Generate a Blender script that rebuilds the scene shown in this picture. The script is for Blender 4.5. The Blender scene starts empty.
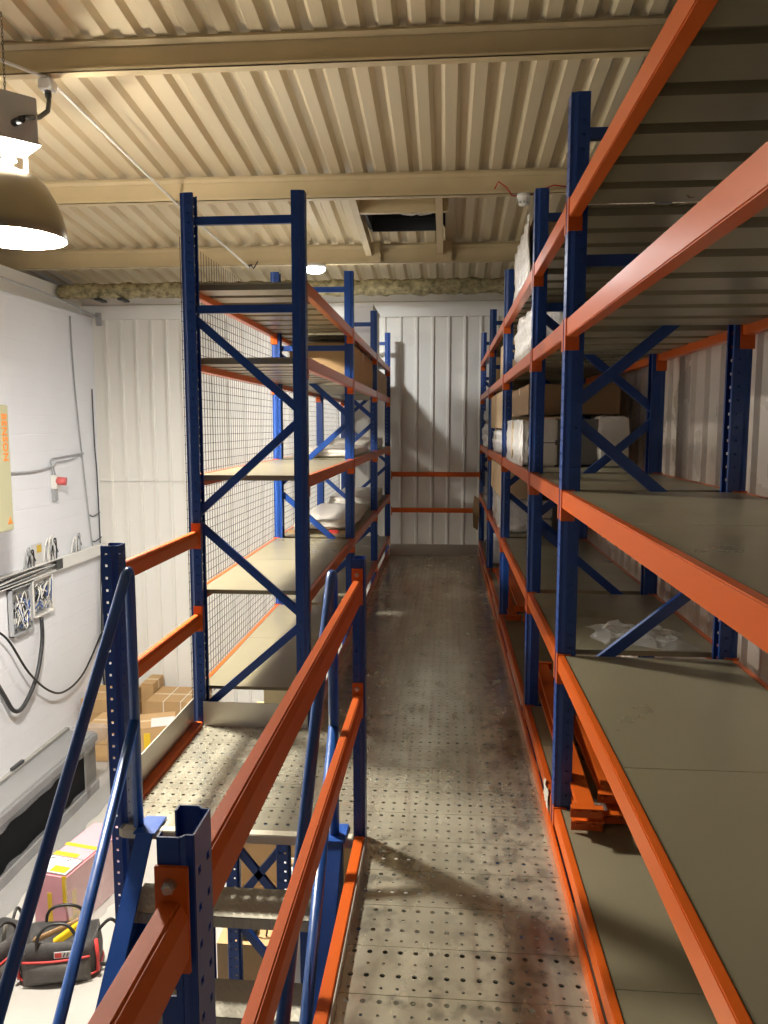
import bpy, bmesh, math, random
from mathutils import Vector, Matrix
random.seed(7)
S = bpy.context.scene
COL = S.collection
V = Vector
G = -2.35          # workshop floor
ZF = -0.04         # walkway surface

# ------------------------------------------------------------------ materials
MATS = {}
def mat(name, col, rough=0.5, metal=0.0, noise=0.0, nscale=6.0, col2=None, bump=0.0, bscale=60.0,
        emit=None, estr=0.0, alpha=1.0, stretch=(1, 1, 1), rvar=0.0, spec=0.5, coat=0.0):
    m = bpy.data.materials.new(name); m.use_nodes = True
    nt = m.node_tree; N = nt.nodes; L = nt.links
    b = N['Principled BSDF']
    b.inputs['Base Color'].default_value = (*col, 1)
    b.inputs['Roughness'].default_value = rough
    b.inputs['Metallic'].default_value = metal
    b.inputs['Specular IOR Level'].default_value = spec
    if coat:
        b.inputs['Coat Weight'].default_value = coat; b.inputs['Coat Roughness'].default_value = 0.15
    if alpha < 1: b.inputs['Alpha'].default_value = alpha
    if emit:
        b.inputs['Emission Color'].default_value = (*emit, 1); b.inputs['Emission Strength'].default_value = estr
    if noise or bump or rvar:
        geo = N.new('ShaderNodeNewGeometry'); mp = N.new('ShaderNodeMapping')
        mp.inputs['Scale'].default_value = stretch
        L.new(geo.outputs['Position'], mp.inputs['Vector'])
        nz = N.new('ShaderNodeTexNoise'); nz.inputs['Scale'].default_value = nscale; nz.inputs['Detail'].default_value = 6
        L.new(mp.outputs['Vector'], nz.inputs['Vector'])
        if noise:
            rp = N.new('ShaderNodeValToRGB')
            rp.color_ramp.elements[0].position = 0.5 - 0.22; rp.color_ramp.elements[1].position = 0.5 + 0.22
            c2 = col2 or tuple(c * 0.6 for c in col)
            c2 = tuple(a * (1 - noise) + b_ * noise for a, b_ in zip(col, c2))
            rp.color_ramp.elements[0].color = (*c2, 1); rp.color_ramp.elements[1].color = (*col, 1)
            L.new(nz.outputs['Fac'], rp.inputs['Fac']); L.new(rp.outputs['Color'], b.inputs['Base Color'])
        if rvar:
            mr = N.new('ShaderNodeMapRange')
            mr.inputs['From Min'].default_value = 0.3; mr.inputs['From Max'].default_value = 0.7
            mr.inputs['To Min'].default_value = max(0.05, rough - rvar); mr.inputs['To Max'].default_value = rough + rvar
            L.new(nz.outputs['Fac'], mr.inputs['Value']); L.new(mr.outputs['Result'], b.inputs['Roughness'])
        if bump:
            n2 = N.new('ShaderNodeTexNoise'); n2.inputs['Scale'].default_value = bscale; n2.inputs['Detail'].default_value = 3
            L.new(mp.outputs['Vector'], n2.inputs['Vector'])
            bp = N.new('ShaderNodeBump'); bp.inputs['Strength'].default_value = bump; bp.inputs['Distance'].default_value = 0.01
            L.new(n2.outputs['Fac'], bp.inputs['Height']); L.new(bp.outputs['Normal'], b.inputs['Normal'])
    MATS[name] = m
    return m

ORANGE = mat('orange_paint', (0.52, 0.092, 0.010), 0.28, spec=0.36)
ORANGER = mat('orange_rail_paint', (0.50, 0.092, 0.010), 0.5, spec=0.16)
BLUE = mat('blue_paint', (0.006, 0.042, 0.205), 0.36)
BRIGHTBLUE = mat('bright_blue_paint', (0.008, 0.065, 0.30), 0.42, noise=0.3, nscale=12, rvar=0.06)
SHELF = mat('shelf_steel', (0.26, 0.232, 0.15), 0.34, metal=0.25, noise=0.45, nscale=2.2, col2=(0.19, 0.165, 0.10), rvar=0.08)
NOSE = mat('cream_steel', (0.52, 0.48, 0.36), 0.42, noise=0.2, nscale=5)
GALV = mat('galvanised', (0.56, 0.54, 0.47), 0.34, metal=0.6, noise=0.25, nscale=4, col2=(0.44, 0.42, 0.36), rvar=0.05)
CEIL = mat('ceiling_cream', (0.66, 0.565, 0.38), 0.42, noise=0.35, nscale=3, col2=(0.58, 0.49, 0.32), rvar=0.1)
PURLIN = mat('purlin_cream', (0.60, 0.485, 0.28), 0.45, noise=0.3, nscale=4, rvar=0.05)
CLAD = mat('cladding', (0.76, 0.745, 0.69), 0.5, noise=0.15, nscale=3, col2=(0.69, 0.67, 0.61))
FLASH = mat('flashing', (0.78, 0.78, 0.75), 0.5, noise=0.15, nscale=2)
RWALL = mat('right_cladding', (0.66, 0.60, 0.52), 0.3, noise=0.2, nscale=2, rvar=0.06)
WHITEP = mat('white_plastic', (0.75, 0.74, 0.7), 0.4)
GREYP = mat('grey_plastic', (0.35, 0.36, 0.37), 0.4)
BLACK = mat('black_rubber', (0.012, 0.012, 0.012), 0.45)
DARK = mat('dark_metal', (0.03, 0.032, 0.035), 0.45)
CARD = mat('cardboard', (0.46, 0.29, 0.13), 0.75, noise=0.25, nscale=5, bump=0.05, bscale=90)
CARDL = mat('cardboard_light', (0.60, 0.43, 0.24), 0.75, noise=0.25, nscale=5)
CARDD = mat('cardboard_dark', (0.26, 0.16, 0.075), 0.8, noise=0.3, nscale=4)
TAPE = mat('parcel_tape', (0.58, 0.44, 0.26), 0.3)
STRAP = mat('white_strap', (0.7, 0.66, 0.58), 0.4)
PAPER = mat('paper', (0.58, 0.58, 0.56), 0.6)
YELLOW = mat('yellow_tape', (0.62, 0.41, 0.015), 0.4)
PINK = mat('pink_foam', (0.60, 0.29, 0.32), 0.55, noise=0.25, nscale=5, col2=(0.52, 0.24, 0.27))
RED = mat('red_trim', (0.5, 0.04, 0.035), 0.5)
REDP = mat('red_plastic', (0.6, 0.12, 0.12), 0.4)
BAGF = mat('bag_fabric', (0.03, 0.028, 0.027), 0.7, noise=0.5, nscale=12, col2=(0.09, 0.085, 0.08), bump=0.2, bscale=120)
BAGG = mat('bag_worn_fabric', (0.12, 0.11, 0.10), 0.7, noise=0.6, nscale=14, col2=(0.05, 0.045, 0.04), bump=0.2, bscale=120)
WRAP = mat('bubble_wrap', (0.80, 0.79, 0.76), 0.22, noise=0.3, nscale=16, col2=(0.55, 0.54, 0.52), bump=0.6, bscale=45)
WRAPB = mat('white_wrap', (0.74, 0.70, 0.62), 0.28, noise=0.3, nscale=9, bump=0.35, bscale=22)
CLEAR = mat('clear_film', (0.8, 0.8, 0.77), 0.12, alpha=0.30, bump=0.6, bscale=18)
HAZE = mat('dust_sheet_film', (0.24, 0.245, 0.255), 0.25, alpha=0.42, bump=0.5, bscale=9)
GREYB = mat('grey_board', (0.20, 0.195, 0.18), 0.6, noise=0.2, nscale=4)
GLASSD = mat('dark_glass', (0.006, 0.007, 0.009), 0.45, spec=0.04)
WIRE = mat('mesh_wire', (0.10, 0.085, 0.075), 0.5, metal=0.3)
RUSTW = mat('rusty_wire', (0.25, 0.09, 0.04), 0.6)
TUBEM = mat('handrail_blue', (0.008, 0.060, 0.235), 0.33, noise=0.2, nscale=20, rvar=0.05)
BOLT = mat('zinc_bolt', (0.45, 0.43, 0.38), 0.35, metal=0.9)
HEATER = mat('heater_cream', (0.38, 0.375, 0.235), 0.45)
LETTER = mat('orange_letter', (0.75, 0.22, 0.03), 0.5)
PCB = mat('circuit_blue', (0.05, 0.09, 0.2), 0.5, noise=1.0, nscale=30, col2=(0.4, 0.42, 0.42))
REFL_O = mat('reflector_outer', (0.22, 0.185, 0.12), 0.34, metal=0.75, noise=0.2, nscale=6)
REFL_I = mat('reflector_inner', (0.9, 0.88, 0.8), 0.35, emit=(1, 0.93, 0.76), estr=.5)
BULB = mat('bulb_glow', (1, 1, 1), 0.3, emit=(1.0, 0.86, 0.55), estr=9)
LED = mat('lamp_glow', (1, 1, 1), 0.3, emit=(1.0, 0.97, 0.92), estr=25)
HOUSING = mat('lamp_housing', (0.38, 0.37, 0.355), 0.45)
CREAMB = mat('cream_box', (0.75, 0.66, 0.36), 0.6)

def ground_mat():
    m = mat('floor_paint', (0.40, 0.385, 0.35), 0.45, noise=0.25, nscale=1.6, col2=(0.33, 0.315, 0.285), rvar=0.08)
    return m
GROUND = ground_mat()

def block_mat():
    m = mat('painted_blockwork', (0.78, 0.80, 0.84), 0.6, noise=0.1, nscale=2)
    nt = m.node_tree; N = nt.nodes; L = nt.links; b = N['Principled BSDF']
    geo = N.new('ShaderNodeNewGeometry'); sp = N.new('ShaderNodeSeparateXYZ'); cb = N.new('ShaderNodeCombineXYZ')
    L.new(geo.outputs['Position'], sp.inputs[0]); L.new(sp.outputs['Y'], cb.inputs['X']); L.new(sp.outputs['Z'], cb.inputs['Y'])
    br = N.new('ShaderNodeTexBrick'); br.inputs['Scale'].default_value = 1.0
    br.inputs['Brick Width'].default_value = 0.44; br.inputs['Row Height'].default_value = 0.215
    br.inputs['Mortar Size'].default_value = 0.006; br.inputs['Mortar Smooth'].default_value = 0.6
    L.new(cb.outputs[0], br.inputs['Vector'])
    bp = N.new('ShaderNodeBump'); bp.inputs['Strength'].default_value = 0.35; bp.inputs['Distance'].default_value = 0.006; bp.invert = True
    L.new(br.outputs['Fac'], bp.inputs['Height']); L.new(bp.outputs['Normal'], b.inputs['Normal'])
    return m
BLOCK = block_mat()

def deck_mat():
    """worn zinc planks: pale zinc, rust-pink long streaks, dark scuffs that differ from plank to plank"""
    m = mat('worn_deck', (0.45, 0.42, 0.35), 0.3, metal=0.7)
    nt = m.node_tree; N = nt.nodes; L = nt.links; b = N['Principled BSDF']
    geo = N.new('ShaderNodeNewGeometry')
    def noise(scale, st, det=5):
        mp = N.new('ShaderNodeMapping'); mp.inputs['Scale'].default_value = st
        L.new(geo.outputs['Position'], mp.inputs['Vector'])
        n = N.new('ShaderNodeTexNoise'); n.inputs['Scale'].default_value = scale; n.inputs['Detail'].default_value = det
        L.new(mp.outputs['Vector'], n.inputs['Vector']); return n.outputs['Fac']
    def ramp(f, a, bb, ca, cb_):
        r = N.new('ShaderNodeValToRGB'); r.color_ramp.elements[0].position = a; r.color_ramp.elements[1].position = bb
        r.color_ramp.elements[0].color = (*ca, 1); r.color_ramp.elements[1].color = (*cb_, 1)
        L.new(f, r.inputs['Fac']); return r.outputs['Color']
    def mix(fac, a, bb, t='MIX'):
        x = N.new('ShaderNodeMix'); x.data_type = 'RGBA'; x.blend_type = t
        if isinstance(fac, float): x.inputs['Factor'].default_value = fac
        else: L.new(fac, x.inputs['Factor'])
        L.new(a, x.inputs['A']); L.new(bb, x.inputs['B']); return x.outputs['Result']
    base = ramp(noise(7, (1, 1, 1)), 0.32, 0.68, (0.48, 0.45, 0.33), (0.72, 0.685, 0.53))
    streak = ramp(noise(9, (1.0, 0.12, 1)), 0.40, 0.62, (0.46, 0.42, 0.32), (0.72, 0.685, 0.53))
    c = mix(0.45, base, streak)
    # long narrow rust streaks
    rs = ramp(noise(11, (1.0, 0.08, 1), 3), 0.60, 0.70, (0, 0, 0), (1, 1, 1))
    rust = N.new('ShaderNodeRGB'); rust.outputs[0].default_value = (0.30, 0.17, 0.12, 1)
    half = N.new('ShaderNodeMath'); half.operation = 'MULTIPLY'; half.inputs[1].default_value = 0.45; L.new(rs, half.inputs[0])
    c = mix(half.outputs[0], c, rust.outputs[0])
    # black scuffing on the right hand side and near the stair post
    sp = N.new('ShaderNodeSeparateXYZ'); L.new(geo.outputs['Position'], sp.inputs[0])
    def window(sock, lo, hi, soft):
        a = N.new('ShaderNodeMapRange'); a.interpolation_type = 'SMOOTHSTEP'
        a.inputs['From Min'].default_value = lo - soft; a.inputs['From Max'].default_value = lo + soft; L.new(sock, a.inputs['Value'])
        d = N.new('ShaderNodeMapRange'); d.interpolation_type = 'SMOOTHSTEP'
        d.inputs['From Min'].default_value = hi + soft; d.inputs['From Max'].default_value = hi - soft; L.new(sock, d.inputs['Value'])
        p = N.new('ShaderNodeMath'); p.operation = 'MULTIPLY'; L.new(a.outputs[0], p.inputs[0]); L.new(d.outputs[0], p.inputs[1]); return p.outputs[0]
    scuff = ramp(noise(16, (1, 1, 1), 8), 0.47, 0.62, (0, 0, 0), (1, 1, 1))
    def patch(x0, x1, y0, y1, s, sy):
        p = N.new('ShaderNodeMath'); p.operation = 'MULTIPLY'
        L.new(window(sp.outputs['X'], x0, x1, s), p.inputs[0]); L.new(window(sp.outputs['Y'], y0, y1, sy), p.inputs[1])
        q = N.new('ShaderNodeMath'); q.operation = 'MULTIPLY'; L.new(p.outputs[0], q.inputs[0]); L.new(scuff, q.inputs[1]); return q.outputs[0]
    dark = N.new('ShaderNodeRGB'); dark.outputs[0].default_value = (0.075, 0.065, 0.06, 1)
    for a in ((0.20, 0.40, 3.0, 4.3, .02, .15), (0.24, 0.42, 4.4, 9.5, .04, .5), (-0.28, -0.12, 2.3, 3.0, .04, .1), (0.05, 0.42, 1.6, 3.0, .12, .2),
              (-0.72, -0.5, 4.3, 9.0, .08, .5), (-1.0, -0.75, 3.2, 3.9, .06, .1), (-0.25, 0.05, 0.9, 2.2, .1, .2)):
        f = N.new('ShaderNodeMath'); f.operation = 'MULTIPLY'; f.inputs[1].default_value = 0.5; L.new(patch(*a), f.inputs[0])
        c = mix(f.outputs[0], c, dark.outputs[0])
    L.new(c, b.inputs['Base Color'])
    mr = N.new('ShaderNodeMapRange'); mr.inputs['From Min'].default_value = .3; mr.inputs['From Max'].default_value = .7
    mr.inputs['To Min'].default_value = .15; mr.inputs['To Max'].default_value = .30
    L.new(noise(12, (1, .5, 1)), mr.inputs['Value']); L.new(mr.outputs[0], b.inputs['Roughness'])
    bp = N.new('ShaderNodeBump'); bp.inputs['Strength'].default_value = 0.16; bp.inputs['Distance'].default_value = 0.006
    L.new(noise(10, (1, 2.2, 1), 2), bp.inputs['Height']); L.new(bp.outputs['Normal'], b.inputs['Normal'])
    return m
DECK = deck_mat()

def insul_mat():
    m = mat('insulation_foam', (0.50, 0.43, 0.24), 0.8, noise=1.0, nscale=16, col2=(0.10, 0.085, 0.04), bump=1.0, bscale=38)
    return m
INSUL = insul_mat()

def tread_mat():
    """checker-plate: short raised bars in alternating diagonals"""
    m = mat('checker_plate', (0.46, 0.43, 0.33), 0.4, metal=0.25, noise=0.3, nscale=6)
    nt = m.node_tree; N = nt.nodes; L = nt.links; b = N['Principled BSDF']
    geo = N.new('ShaderNodeNewGeometry')
    outs = []
    for a in (45, -45):
        mp = N.new('ShaderNodeMapping'); mp.inputs['Rotation'].default_value = (0, 0, math.radians(a)); mp.inputs['Scale'].default_value = (1, 1, 1)
        L.new(geo.outputs['Position'], mp.inputs['Vector'])
        br = N.new('ShaderNodeTexBrick'); br.inputs['Scale'].default_value = 1; br.inputs['Brick Width'].default_value = 0.05
        br.inputs['Row Height'].default_value = 0.025; br.inputs['Mortar Size'].default_value = 0.0085; br.inputs['Mortar Smooth'].default_value = 0.3
        br.offset = 0.5
        L.new(mp.outputs['Vector'], br.inputs['Vector']); outs.append(br.outputs['Fac'])
    mx = N.new('ShaderNodeMath'); mx.operation = 'MINIMUM'; L.new(outs[0], mx.inputs[0]); L.new(outs[1], mx.inputs[1])
    bp = N.new('ShaderNodeBump'); bp.inputs['Strength'].default_value = 0.5; bp.inputs['Distance'].default_value = 0.004; bp.invert = True
    L.new(mx.outputs[0], bp.inputs['Height']); L.new(bp.outputs['Normal'], b.inputs['Normal'])
    return m
TREAD = tread_mat()

# ------------------------------------------------------------------ mesh builder
class MB:
    def __init__(s): s.v = []; s.f = []; s.smooth = set()
    def quad(s, *p):
        i = len(s.v); s.v += [V(q) for q in p]; s.f.append(tuple(range(i, i + len(p))))
    def box(s, x0, x1, y0, y1, z0, z1, M=None):
        c = [V((x, y, z)) for z in (z0, z1) for y in (y0, y1) for x in (x0, x1)]
        if M: c = [M @ p for p in c]
        i = len(s.v); s.v += c
        for f in ((0, 2, 3, 1), (4, 5, 7, 6), (0, 1, 5, 4), (2, 6, 7, 3), (0, 4, 6, 2), (1, 3, 7, 5)): s.f.append(tuple(i + k for k in f))
        return s
    def bar(s, a, b, w, h, side=(0, 1, 0)):
        """box from a to b, w across 'side', h across the third axis"""
        a, b = V(a), V(b); d = (b - a); ln = d.length; d.normalize()
        sd = V(side); sd = (sd - d * sd.dot(d)).normalized(); up = d.cross(sd)
        M = Matrix((d, sd, up)).transposed().to_4x4(); M.translation = a
        return s.box(0, ln, -w / 2, w / 2, -h / 2, h / 2, M)
    def prism(s, pts, axis, a, b):
        """polygon pts (2D, other two axes in x,y,z order) swept along axis from a to b"""
        def P(p, t):
            return V((t, p[0], p[1])) if axis == 'x' else V((p[0], t, p[1])) if axis == 'y' else V((p[0], p[1], t))
        i = len(s.v); n = len(pts)
        s.v += [P(p, a) for p in pts] + [P(p, b) for p in pts]
        s.f.append(tuple(i + k for k in range(n))); s.f.append(tuple(i + n + k for k in reversed(range(n))))
        for k in range(n): s.f.append((i + k, i + (k + 1) % n, i + n + (k + 1) % n, i + n + k))
        return s
    def tube(s, pts, r, n=12, cap=True):
        pts = [V(p) for p in pts]; rings = []; up = None
        for k, p in enumerate(pts):
            t = (pts[min(k + 1, len(pts) - 1)] - pts[max(k - 1, 0)]).normalized()
            if up is None:
                up = V((0, 0, 1)) if abs(t.z) < .9 else V((1, 0, 0))
            up = (up - t * up.dot(t)).normalized(); sd = t.cross(up)
            rr = r[k] if isinstance(r, (list, tuple)) else r
            i = len(s.v); s.v += [p + (up * math.cos(q) + sd * math.sin(q)) * rr for q in [2 * math.pi * j / n for j in range(n)]]; rings.append(i)
        for a, b in zip(rings, rings[1:]):
            for j in range(n):
                s.smooth.add(len(s.f)); s.f.append((a + j, a + (j + 1) % n, b + (j + 1) % n, b + j))
        if cap:
            s.f.append(tuple(rings[0] + j for j in reversed(range(n)))); s.f.append(tuple(rings[-1] + j for j in range(n)))
        return s
    def lathe(s, prof, c=(0, 0, 0), n=40, closed=False):
        c = V(c); rings = []
        for r, z in prof:
            i = len(s.v); s.v += [c + V((r * math.cos(2 * math.pi * j / n), r * math.sin(2 * math.pi * j / n), z)) for j in range(n)]; rings.append(i)
        for a, b in zip(rings, rings[1:]):
            for j in range(n):
                s.smooth.add(len(s.f)); s.f.append((a + j, a + (j + 1) % n, b + (j + 1) % n, b + j))
        if closed:
            s.f.append(tuple(rings[0] + j for j in reversed(range(n)))); s.f.append(tuple(rings[-1] + j for j in range(n)))
        return s
    def mesh(s, name, m, origin=V((0, 0, 0)), bevel=0.0, fix=True, weld=False):
        me = bpy.data.meshes.new(name)
        me.from_pydata([p - origin for p in s.v], [], s.f)
        for k in s.smooth: me.polygons[k].use_smooth = True
        if fix or weld or bevel:
            bm = bmesh.new(); bm.from_mesh(me)
            if weld: bmesh.ops.remove_doubles(bm, verts=bm.verts, dist=1e-5)
            if fix: bmesh.ops.recalc_face_normals(bm, faces=bm.faces)
            if bevel:
                ed = [e for e in bm.edges if len(e.link_faces) == 2 and e.calc_face_angle(0) > 0.6]
                bmesh.ops.bevel(bm, geom=ed, offset=bevel, segments=2, affect='EDGES', clamp_overlap=True)
            bm.to_mesh(me); bm.free()
        me.materials.append(m)
        return me
    def build(s, name, m, parent=None, **kw):
        lo = V([min(p[k] for p in s.v) for k in range(3)]); hi = V([max(p[k] for p in s.v) for k in range(3)])
        o = (lo + hi) / 2
        return inst(name, s.mesh(name, m, o, **kw), o, parent)

WORLD = {}
def inst(name, me, loc, parent=None, rz=0.0):
    """link a mesh at a world position (and turn) under a parent"""
    o = bpy.data.objects.new(name, me); COL.objects.link(o)
    loc = V(loc)
    Mw = Matrix.Translation(loc) @ Matrix.Rotation(rz, 4, 'Z')
    WORLD[o.name] = Mw
    if parent:
        o.parent = parent; o.matrix_basis = WORLD[parent.name].inverted() @ Mw
    else: o.matrix_basis = Mw
    return o
def tag(o, label=None, cat=None, group=None, kind=None):
    if label: o['label'] = label
    if cat: o['category'] = cat
    if group: o['group'] = group
    if kind: o['kind'] = kind
    return o
def thing(name, loc, label, cat, group=None, rz=0.0):
    o = bpy.data.objects.new(name, None); COL.objects.link(o); o.empty_display_size = 0.1
    Mw = Matrix.Translation(V(loc)) @ Matrix.Rotation(rz, 4, 'Z'); WORLD[o.name] = Mw; o.matrix_basis = Mw
    return tag(o, label, cat, group)
def copy_tree(o, parent=None, loc=None, rz=None, Mw=None):
    c = o.copy(); COL.objects.link(c)
    if parent:
        c.parent = parent; WORLD[c.name] = WORLD[parent.name] @ o.matrix_basis
    else:
        c.matrix_basis = Mw if Mw is not None else Matrix.Translation(V(loc)) @ Matrix.Rotation(rz or 0, 4, 'Z'); WORLD[c.name] = c.matrix_basis.copy()
    for ch in list(o.children): copy_tree(ch, c)
    return c
def structure(o): return tag(o, kind='structure')

# ------------------------------------------------------------------ room shell
XLW, XRW, YB = -4.83, 1.22, 10.45
def roof_z(y): return 4.53 - 0.102 * y
Y0 = -3.0
structure(MB().box(-9, 4, -8, YB + .2, G - .2, G).build('floor', GROUND))
mb = MB(); mb.prism([(Y0, G), (YB + .03, G), (YB + .03, 3.065), (Y0, 3.02)], 'x', XLW - .16, XLW)
structure(mb.build('wall_left', BLOCK))
structure(MB().box(XLW - .18, XLW - .14, Y0, YB + .1, 2.9, 3.39).build('trim_9', FLASH))

def ribbed(length, pitch, rib, depth, slope=0.02):
    """profile along u: flat panels with narrow raised ribs; returns (u, d)"""
    pts = []; u = 0
    while u < length - 1e-6:
        pts += [(u, 0), (u + pitch - rib - slope, 0), (u + pitch - rib, depth), (u + pitch - slope, depth)]
        u += pitch
    pts.append((u, 0)); return pts
# end wall: pale ribbed cladding, horizontal joint, smooth flashing over it
mb = MB()
for z0, z1, off in ((G, .83, 0.0), (.835, 3.03, -0.004)):
    pr = ribbed(6.3, 0.212, 0.035, 0.028, 0.014)
    for a, b in zip(pr, pr[1:]):
        mb.quad((XLW + a[0], YB - a[1] + off, z0), (XLW + b[0], YB - b[1] + off, z0), (XLW + b[0], YB - b[1] + off, z1), (XLW + a[0], YB - a[1] + off, z1))
mb.box(XLW - .2, 3.2, YB + .03, YB + .1, G, 4.0)
structure(mb.build('wall_back', CLAD, fix=False))
mb = MB(); mb.prism([(YB - .045, 3.03), (YB, 3.03), (YB, 3.6), (YB - .02, 3.6), (YB - .02, 3.235), (YB - .045, 3.215)], 'x', XLW - .14, XRW + 1.8)
structure(mb.build('trim_1', FLASH))
# right wall: pale ribbed panels
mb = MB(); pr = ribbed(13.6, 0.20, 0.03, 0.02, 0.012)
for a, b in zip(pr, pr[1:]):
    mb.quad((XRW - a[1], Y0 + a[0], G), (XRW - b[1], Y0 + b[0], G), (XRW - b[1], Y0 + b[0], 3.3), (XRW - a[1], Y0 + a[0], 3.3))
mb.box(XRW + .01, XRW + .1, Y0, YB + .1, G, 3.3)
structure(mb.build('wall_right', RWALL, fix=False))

# roof: trapezoidal sheeting running down towards the end wall, with one vent opening
HX0, HX1, HY0, HY1 = -0.80, -0.10, 7.72, 8.45
mb = MB(); pitch = 0.20; x = XLW - 1.4; xs = []
while x < XRW + 1.8:
    xs += [(x, 0), (x + .085, 0), (x + .115, .045), (x + .17, .045)]; x += pitch
ys = [Y0, HY0, HY1, YB + .2]
for a, b in zip(xs, xs[1:]):
    for y0, y1 in zip(ys, ys[1:]):
        if y0 == HY0 and a[0] >= HX0 - .13 and b[0] <= HX1 + .13: continue
        mb.quad((a[0], y0, roof_z(y0) + a[1]), (b[0], y0, roof_z(y0) + b[1]), (b[0], y1, roof_z(y1) + b[1]), (a[0], y1, roof_z(y1) + a[1]))
structure(mb.build('ceiling', CEIL, fix=False, weld=True))
# weather skin above the sheeting
structure(MB().prism([(Y0, roof_z(Y0) + .3), (YB + .2, roof_z(YB + .2) + .3), (YB + .2, roof_z(YB + .2) + .34), (Y0, roof_z(Y0) + .34)], 'x', XLW - 1.6, XRW + 1.9).build('trim_2', DARK))

# purlins: cold rolled sections with lips
def purlin(y, n, x0=XLW - 1.3, x1=XRW + 1.7):
    zt = roof_z(y) - .004; d = 0.225; w = 0.07; t = 0.006
    mb = MB()
    mb.box(x0, x1, y, y + t, zt - d, zt)
    mb.box(x0, x1, y - w, y, zt - d, zt - d + t)
    mb.box(x0, x1, y - w, y - w + t, zt - d, zt - d + .022)
    mb.box(x0, x1, y - w * .2, y + w, zt - t - .02, zt - .02)
    mb.prism([(y - .012, zt - .055), (y, zt - .055), (y, zt - .03), (y - .03, zt - .03)], 'x', x0, x1)
    structure(mb.build('trim_%d' % n, PURLIN))
for i, y in enumerate((2.9, 5.0, 7.05, 8.88)): purlin(y, 3 + i)

# vent opening between the two far purlins
t = thing('roof_vent', (-.5, 8.0, roof_z(8.0)), 'dark square roof vent opening framed by cream trimmers between the far beams', 'roof vent')
zt = roof_z(HY0)
mb = MB(); h = .45
mb.box(HX0 - .03, HX0, HY0, HY1, roof_z(HY1) - .0, zt + h); mb.box(HX1, HX1 + .03, HY0, HY1, roof_z(HY1), zt + h)
mb.box(HX0, HX1, HY1, HY1 + .03, roof_z(HY1) - .02, zt + h); mb.box(HX0, HX1, HY0 - .03, HY0, zt - .02, zt + h)
mb.box(HX0, HX1, HY0, HY1, zt + h, zt + h + .02)
mb.box(HX0, HX1, HY1 - .012, HY1, roof_z(HY1) + .10, roof_z(HY1) + .12)
mb.build('shaft', DARK, t)
for xx, s in ((HX0 - .045, -1), (HX1 + .04, -1)):
    mb = MB(); za, zb = roof_z(7.12), roof_z(8.8)
    mb.prism([(7.12, za - .16), (8.80, zb - .16), (8.80, zb - .01), (7.12, za - .01)], 'x', xx, xx + .006)
    mb.prism([(7.12, za - .16), (8.80, zb - .16), (8.80, zb - .152), (7.12, za - .152)], 'x', xx, xx + .06 * s)
    mb.box(xx - .03, xx + .10, 8.80, 8.812, zb - .22, zb - .01)
    mb.build('trimmer', PURLIN, t)
MB().box(HX0 - .1, HX1 + .1, HY0 - .16, HY0 - .10, zt - .14, zt - .01).build('header', PURLIN, t)
mb = MB()
mb.tube([(-.56 + .5 * k / 14, HY0 + .12, zt - .05 - .045 * math.sin(math.pi * k / 14) + (.015 if k % 5 == 2 else 0)) for k in range(15)], .009, 8)
tag(mb.build('vent_cable', WHITEP, t), 'loose white cable')

# insulated gutter along the eave
mb = MB(); n = 18; segs = 150
for k in range(segs + 1):
    x = -4.95 + 6.14 * k / segs; i = len(mb.v)
    for j in range(n):
        a = 2 * math.pi * j / n
        r = .105 + .018 * math.sin(x * 21 + 3 * a) * math.sin(x * 9.3 + a) + random.uniform(-.012, .012)
        mb.v.append(V((x, 9.82 + r * math.cos(a), 3.31 + r * .85 * math.sin(a))))
    if k:
        for j in range(n): mb.smooth.add(len(mb.f)); mb.f.append((i - n + j, i - n + (j + 1) % n, i + (j + 1) % n, i + j))
t = thing('insulated_gutter', (-1.9, 9.82, 3.2), 'mottled foam-covered gutter roll under the eave along the end wall', 'gutter')
mb.build('foam_roll', INSUL, t)
for x in (-4.45, -4.15):
    MB().box(x, x + .06, 9.70, 9.94, 3.18, 3.21).build('bracket', DARK, t)

# ------------------------------------------------------------------ racking parts
def upright_mesh(z0, z1, w=.08, d=.066, name='upright'):
    """omega section with real punched holes: web on local x=0 facing -x, flanges towards +x, width along y"""
    def strip(mb, p, q, holes):
        # p,q: (x,y) ends ; holes: list of centre fractions
        p, q = V((p[0], p[1])), V((q[0], q[1])); ln = (q - p).length
        hw = .005; cuts = [0.0]
        for h in holes: cuts += [h - hw / ln, h + hw / ln]
        cuts.append(1.0)
        if not holes:
            a, b = p, q
            mb.quad((a.x, a.y, z0), (b.x, b.y, z0), (b.x, b.y, z1), (a.x, a.y, z1)); return
        for k, (u, v_) in enumerate(zip(cuts, cuts[1:])):
            a = p.lerp(q, u); b = p.lerp(q, v_)
            if k % 2 == 0:
                mb.quad((a.x, a.y, z0), (b.x, b.y, z0), (b.x, b.y, z1), (a.x, a.y, z1))
            else:
                z = z0; 
                while z < z1 - .031:
                    e = min(z + .040, z1 - .03)
                    mb.quad((a.x, a.y, z), (b.x, b.y, z), (b.x, b.y, e), (a.x, a.y, e)); z += .05
                mb.quad((a.x, a.y, z1 - .03), (b.x, b.y, z1 - .03), (b.x, b.y, z1), (a.x, a.y, z1))
    mb = MB(); h = w / 2; f = d / .066
    pr = [((.064 * f, -h + .014), (d, -h), []), ]
    path = [(d, -h + .015, []), (d, -h, []), (.024 * f, -h, [.5]), (.010, -h + .007, []), (0, -h + .007, []),
            (0, h - .007, [.24, .76]), (.010, h - .007, []), (.024 * f, h, []), (d, h, [.5]), (d, h - .015, [])]
    for a, b in zip(path, path[1:]): strip(mb, a[:2], b[:2], b[2])
    me = mb.mesh(name, BLUE, fix=False, weld=False)
    return me
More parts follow.
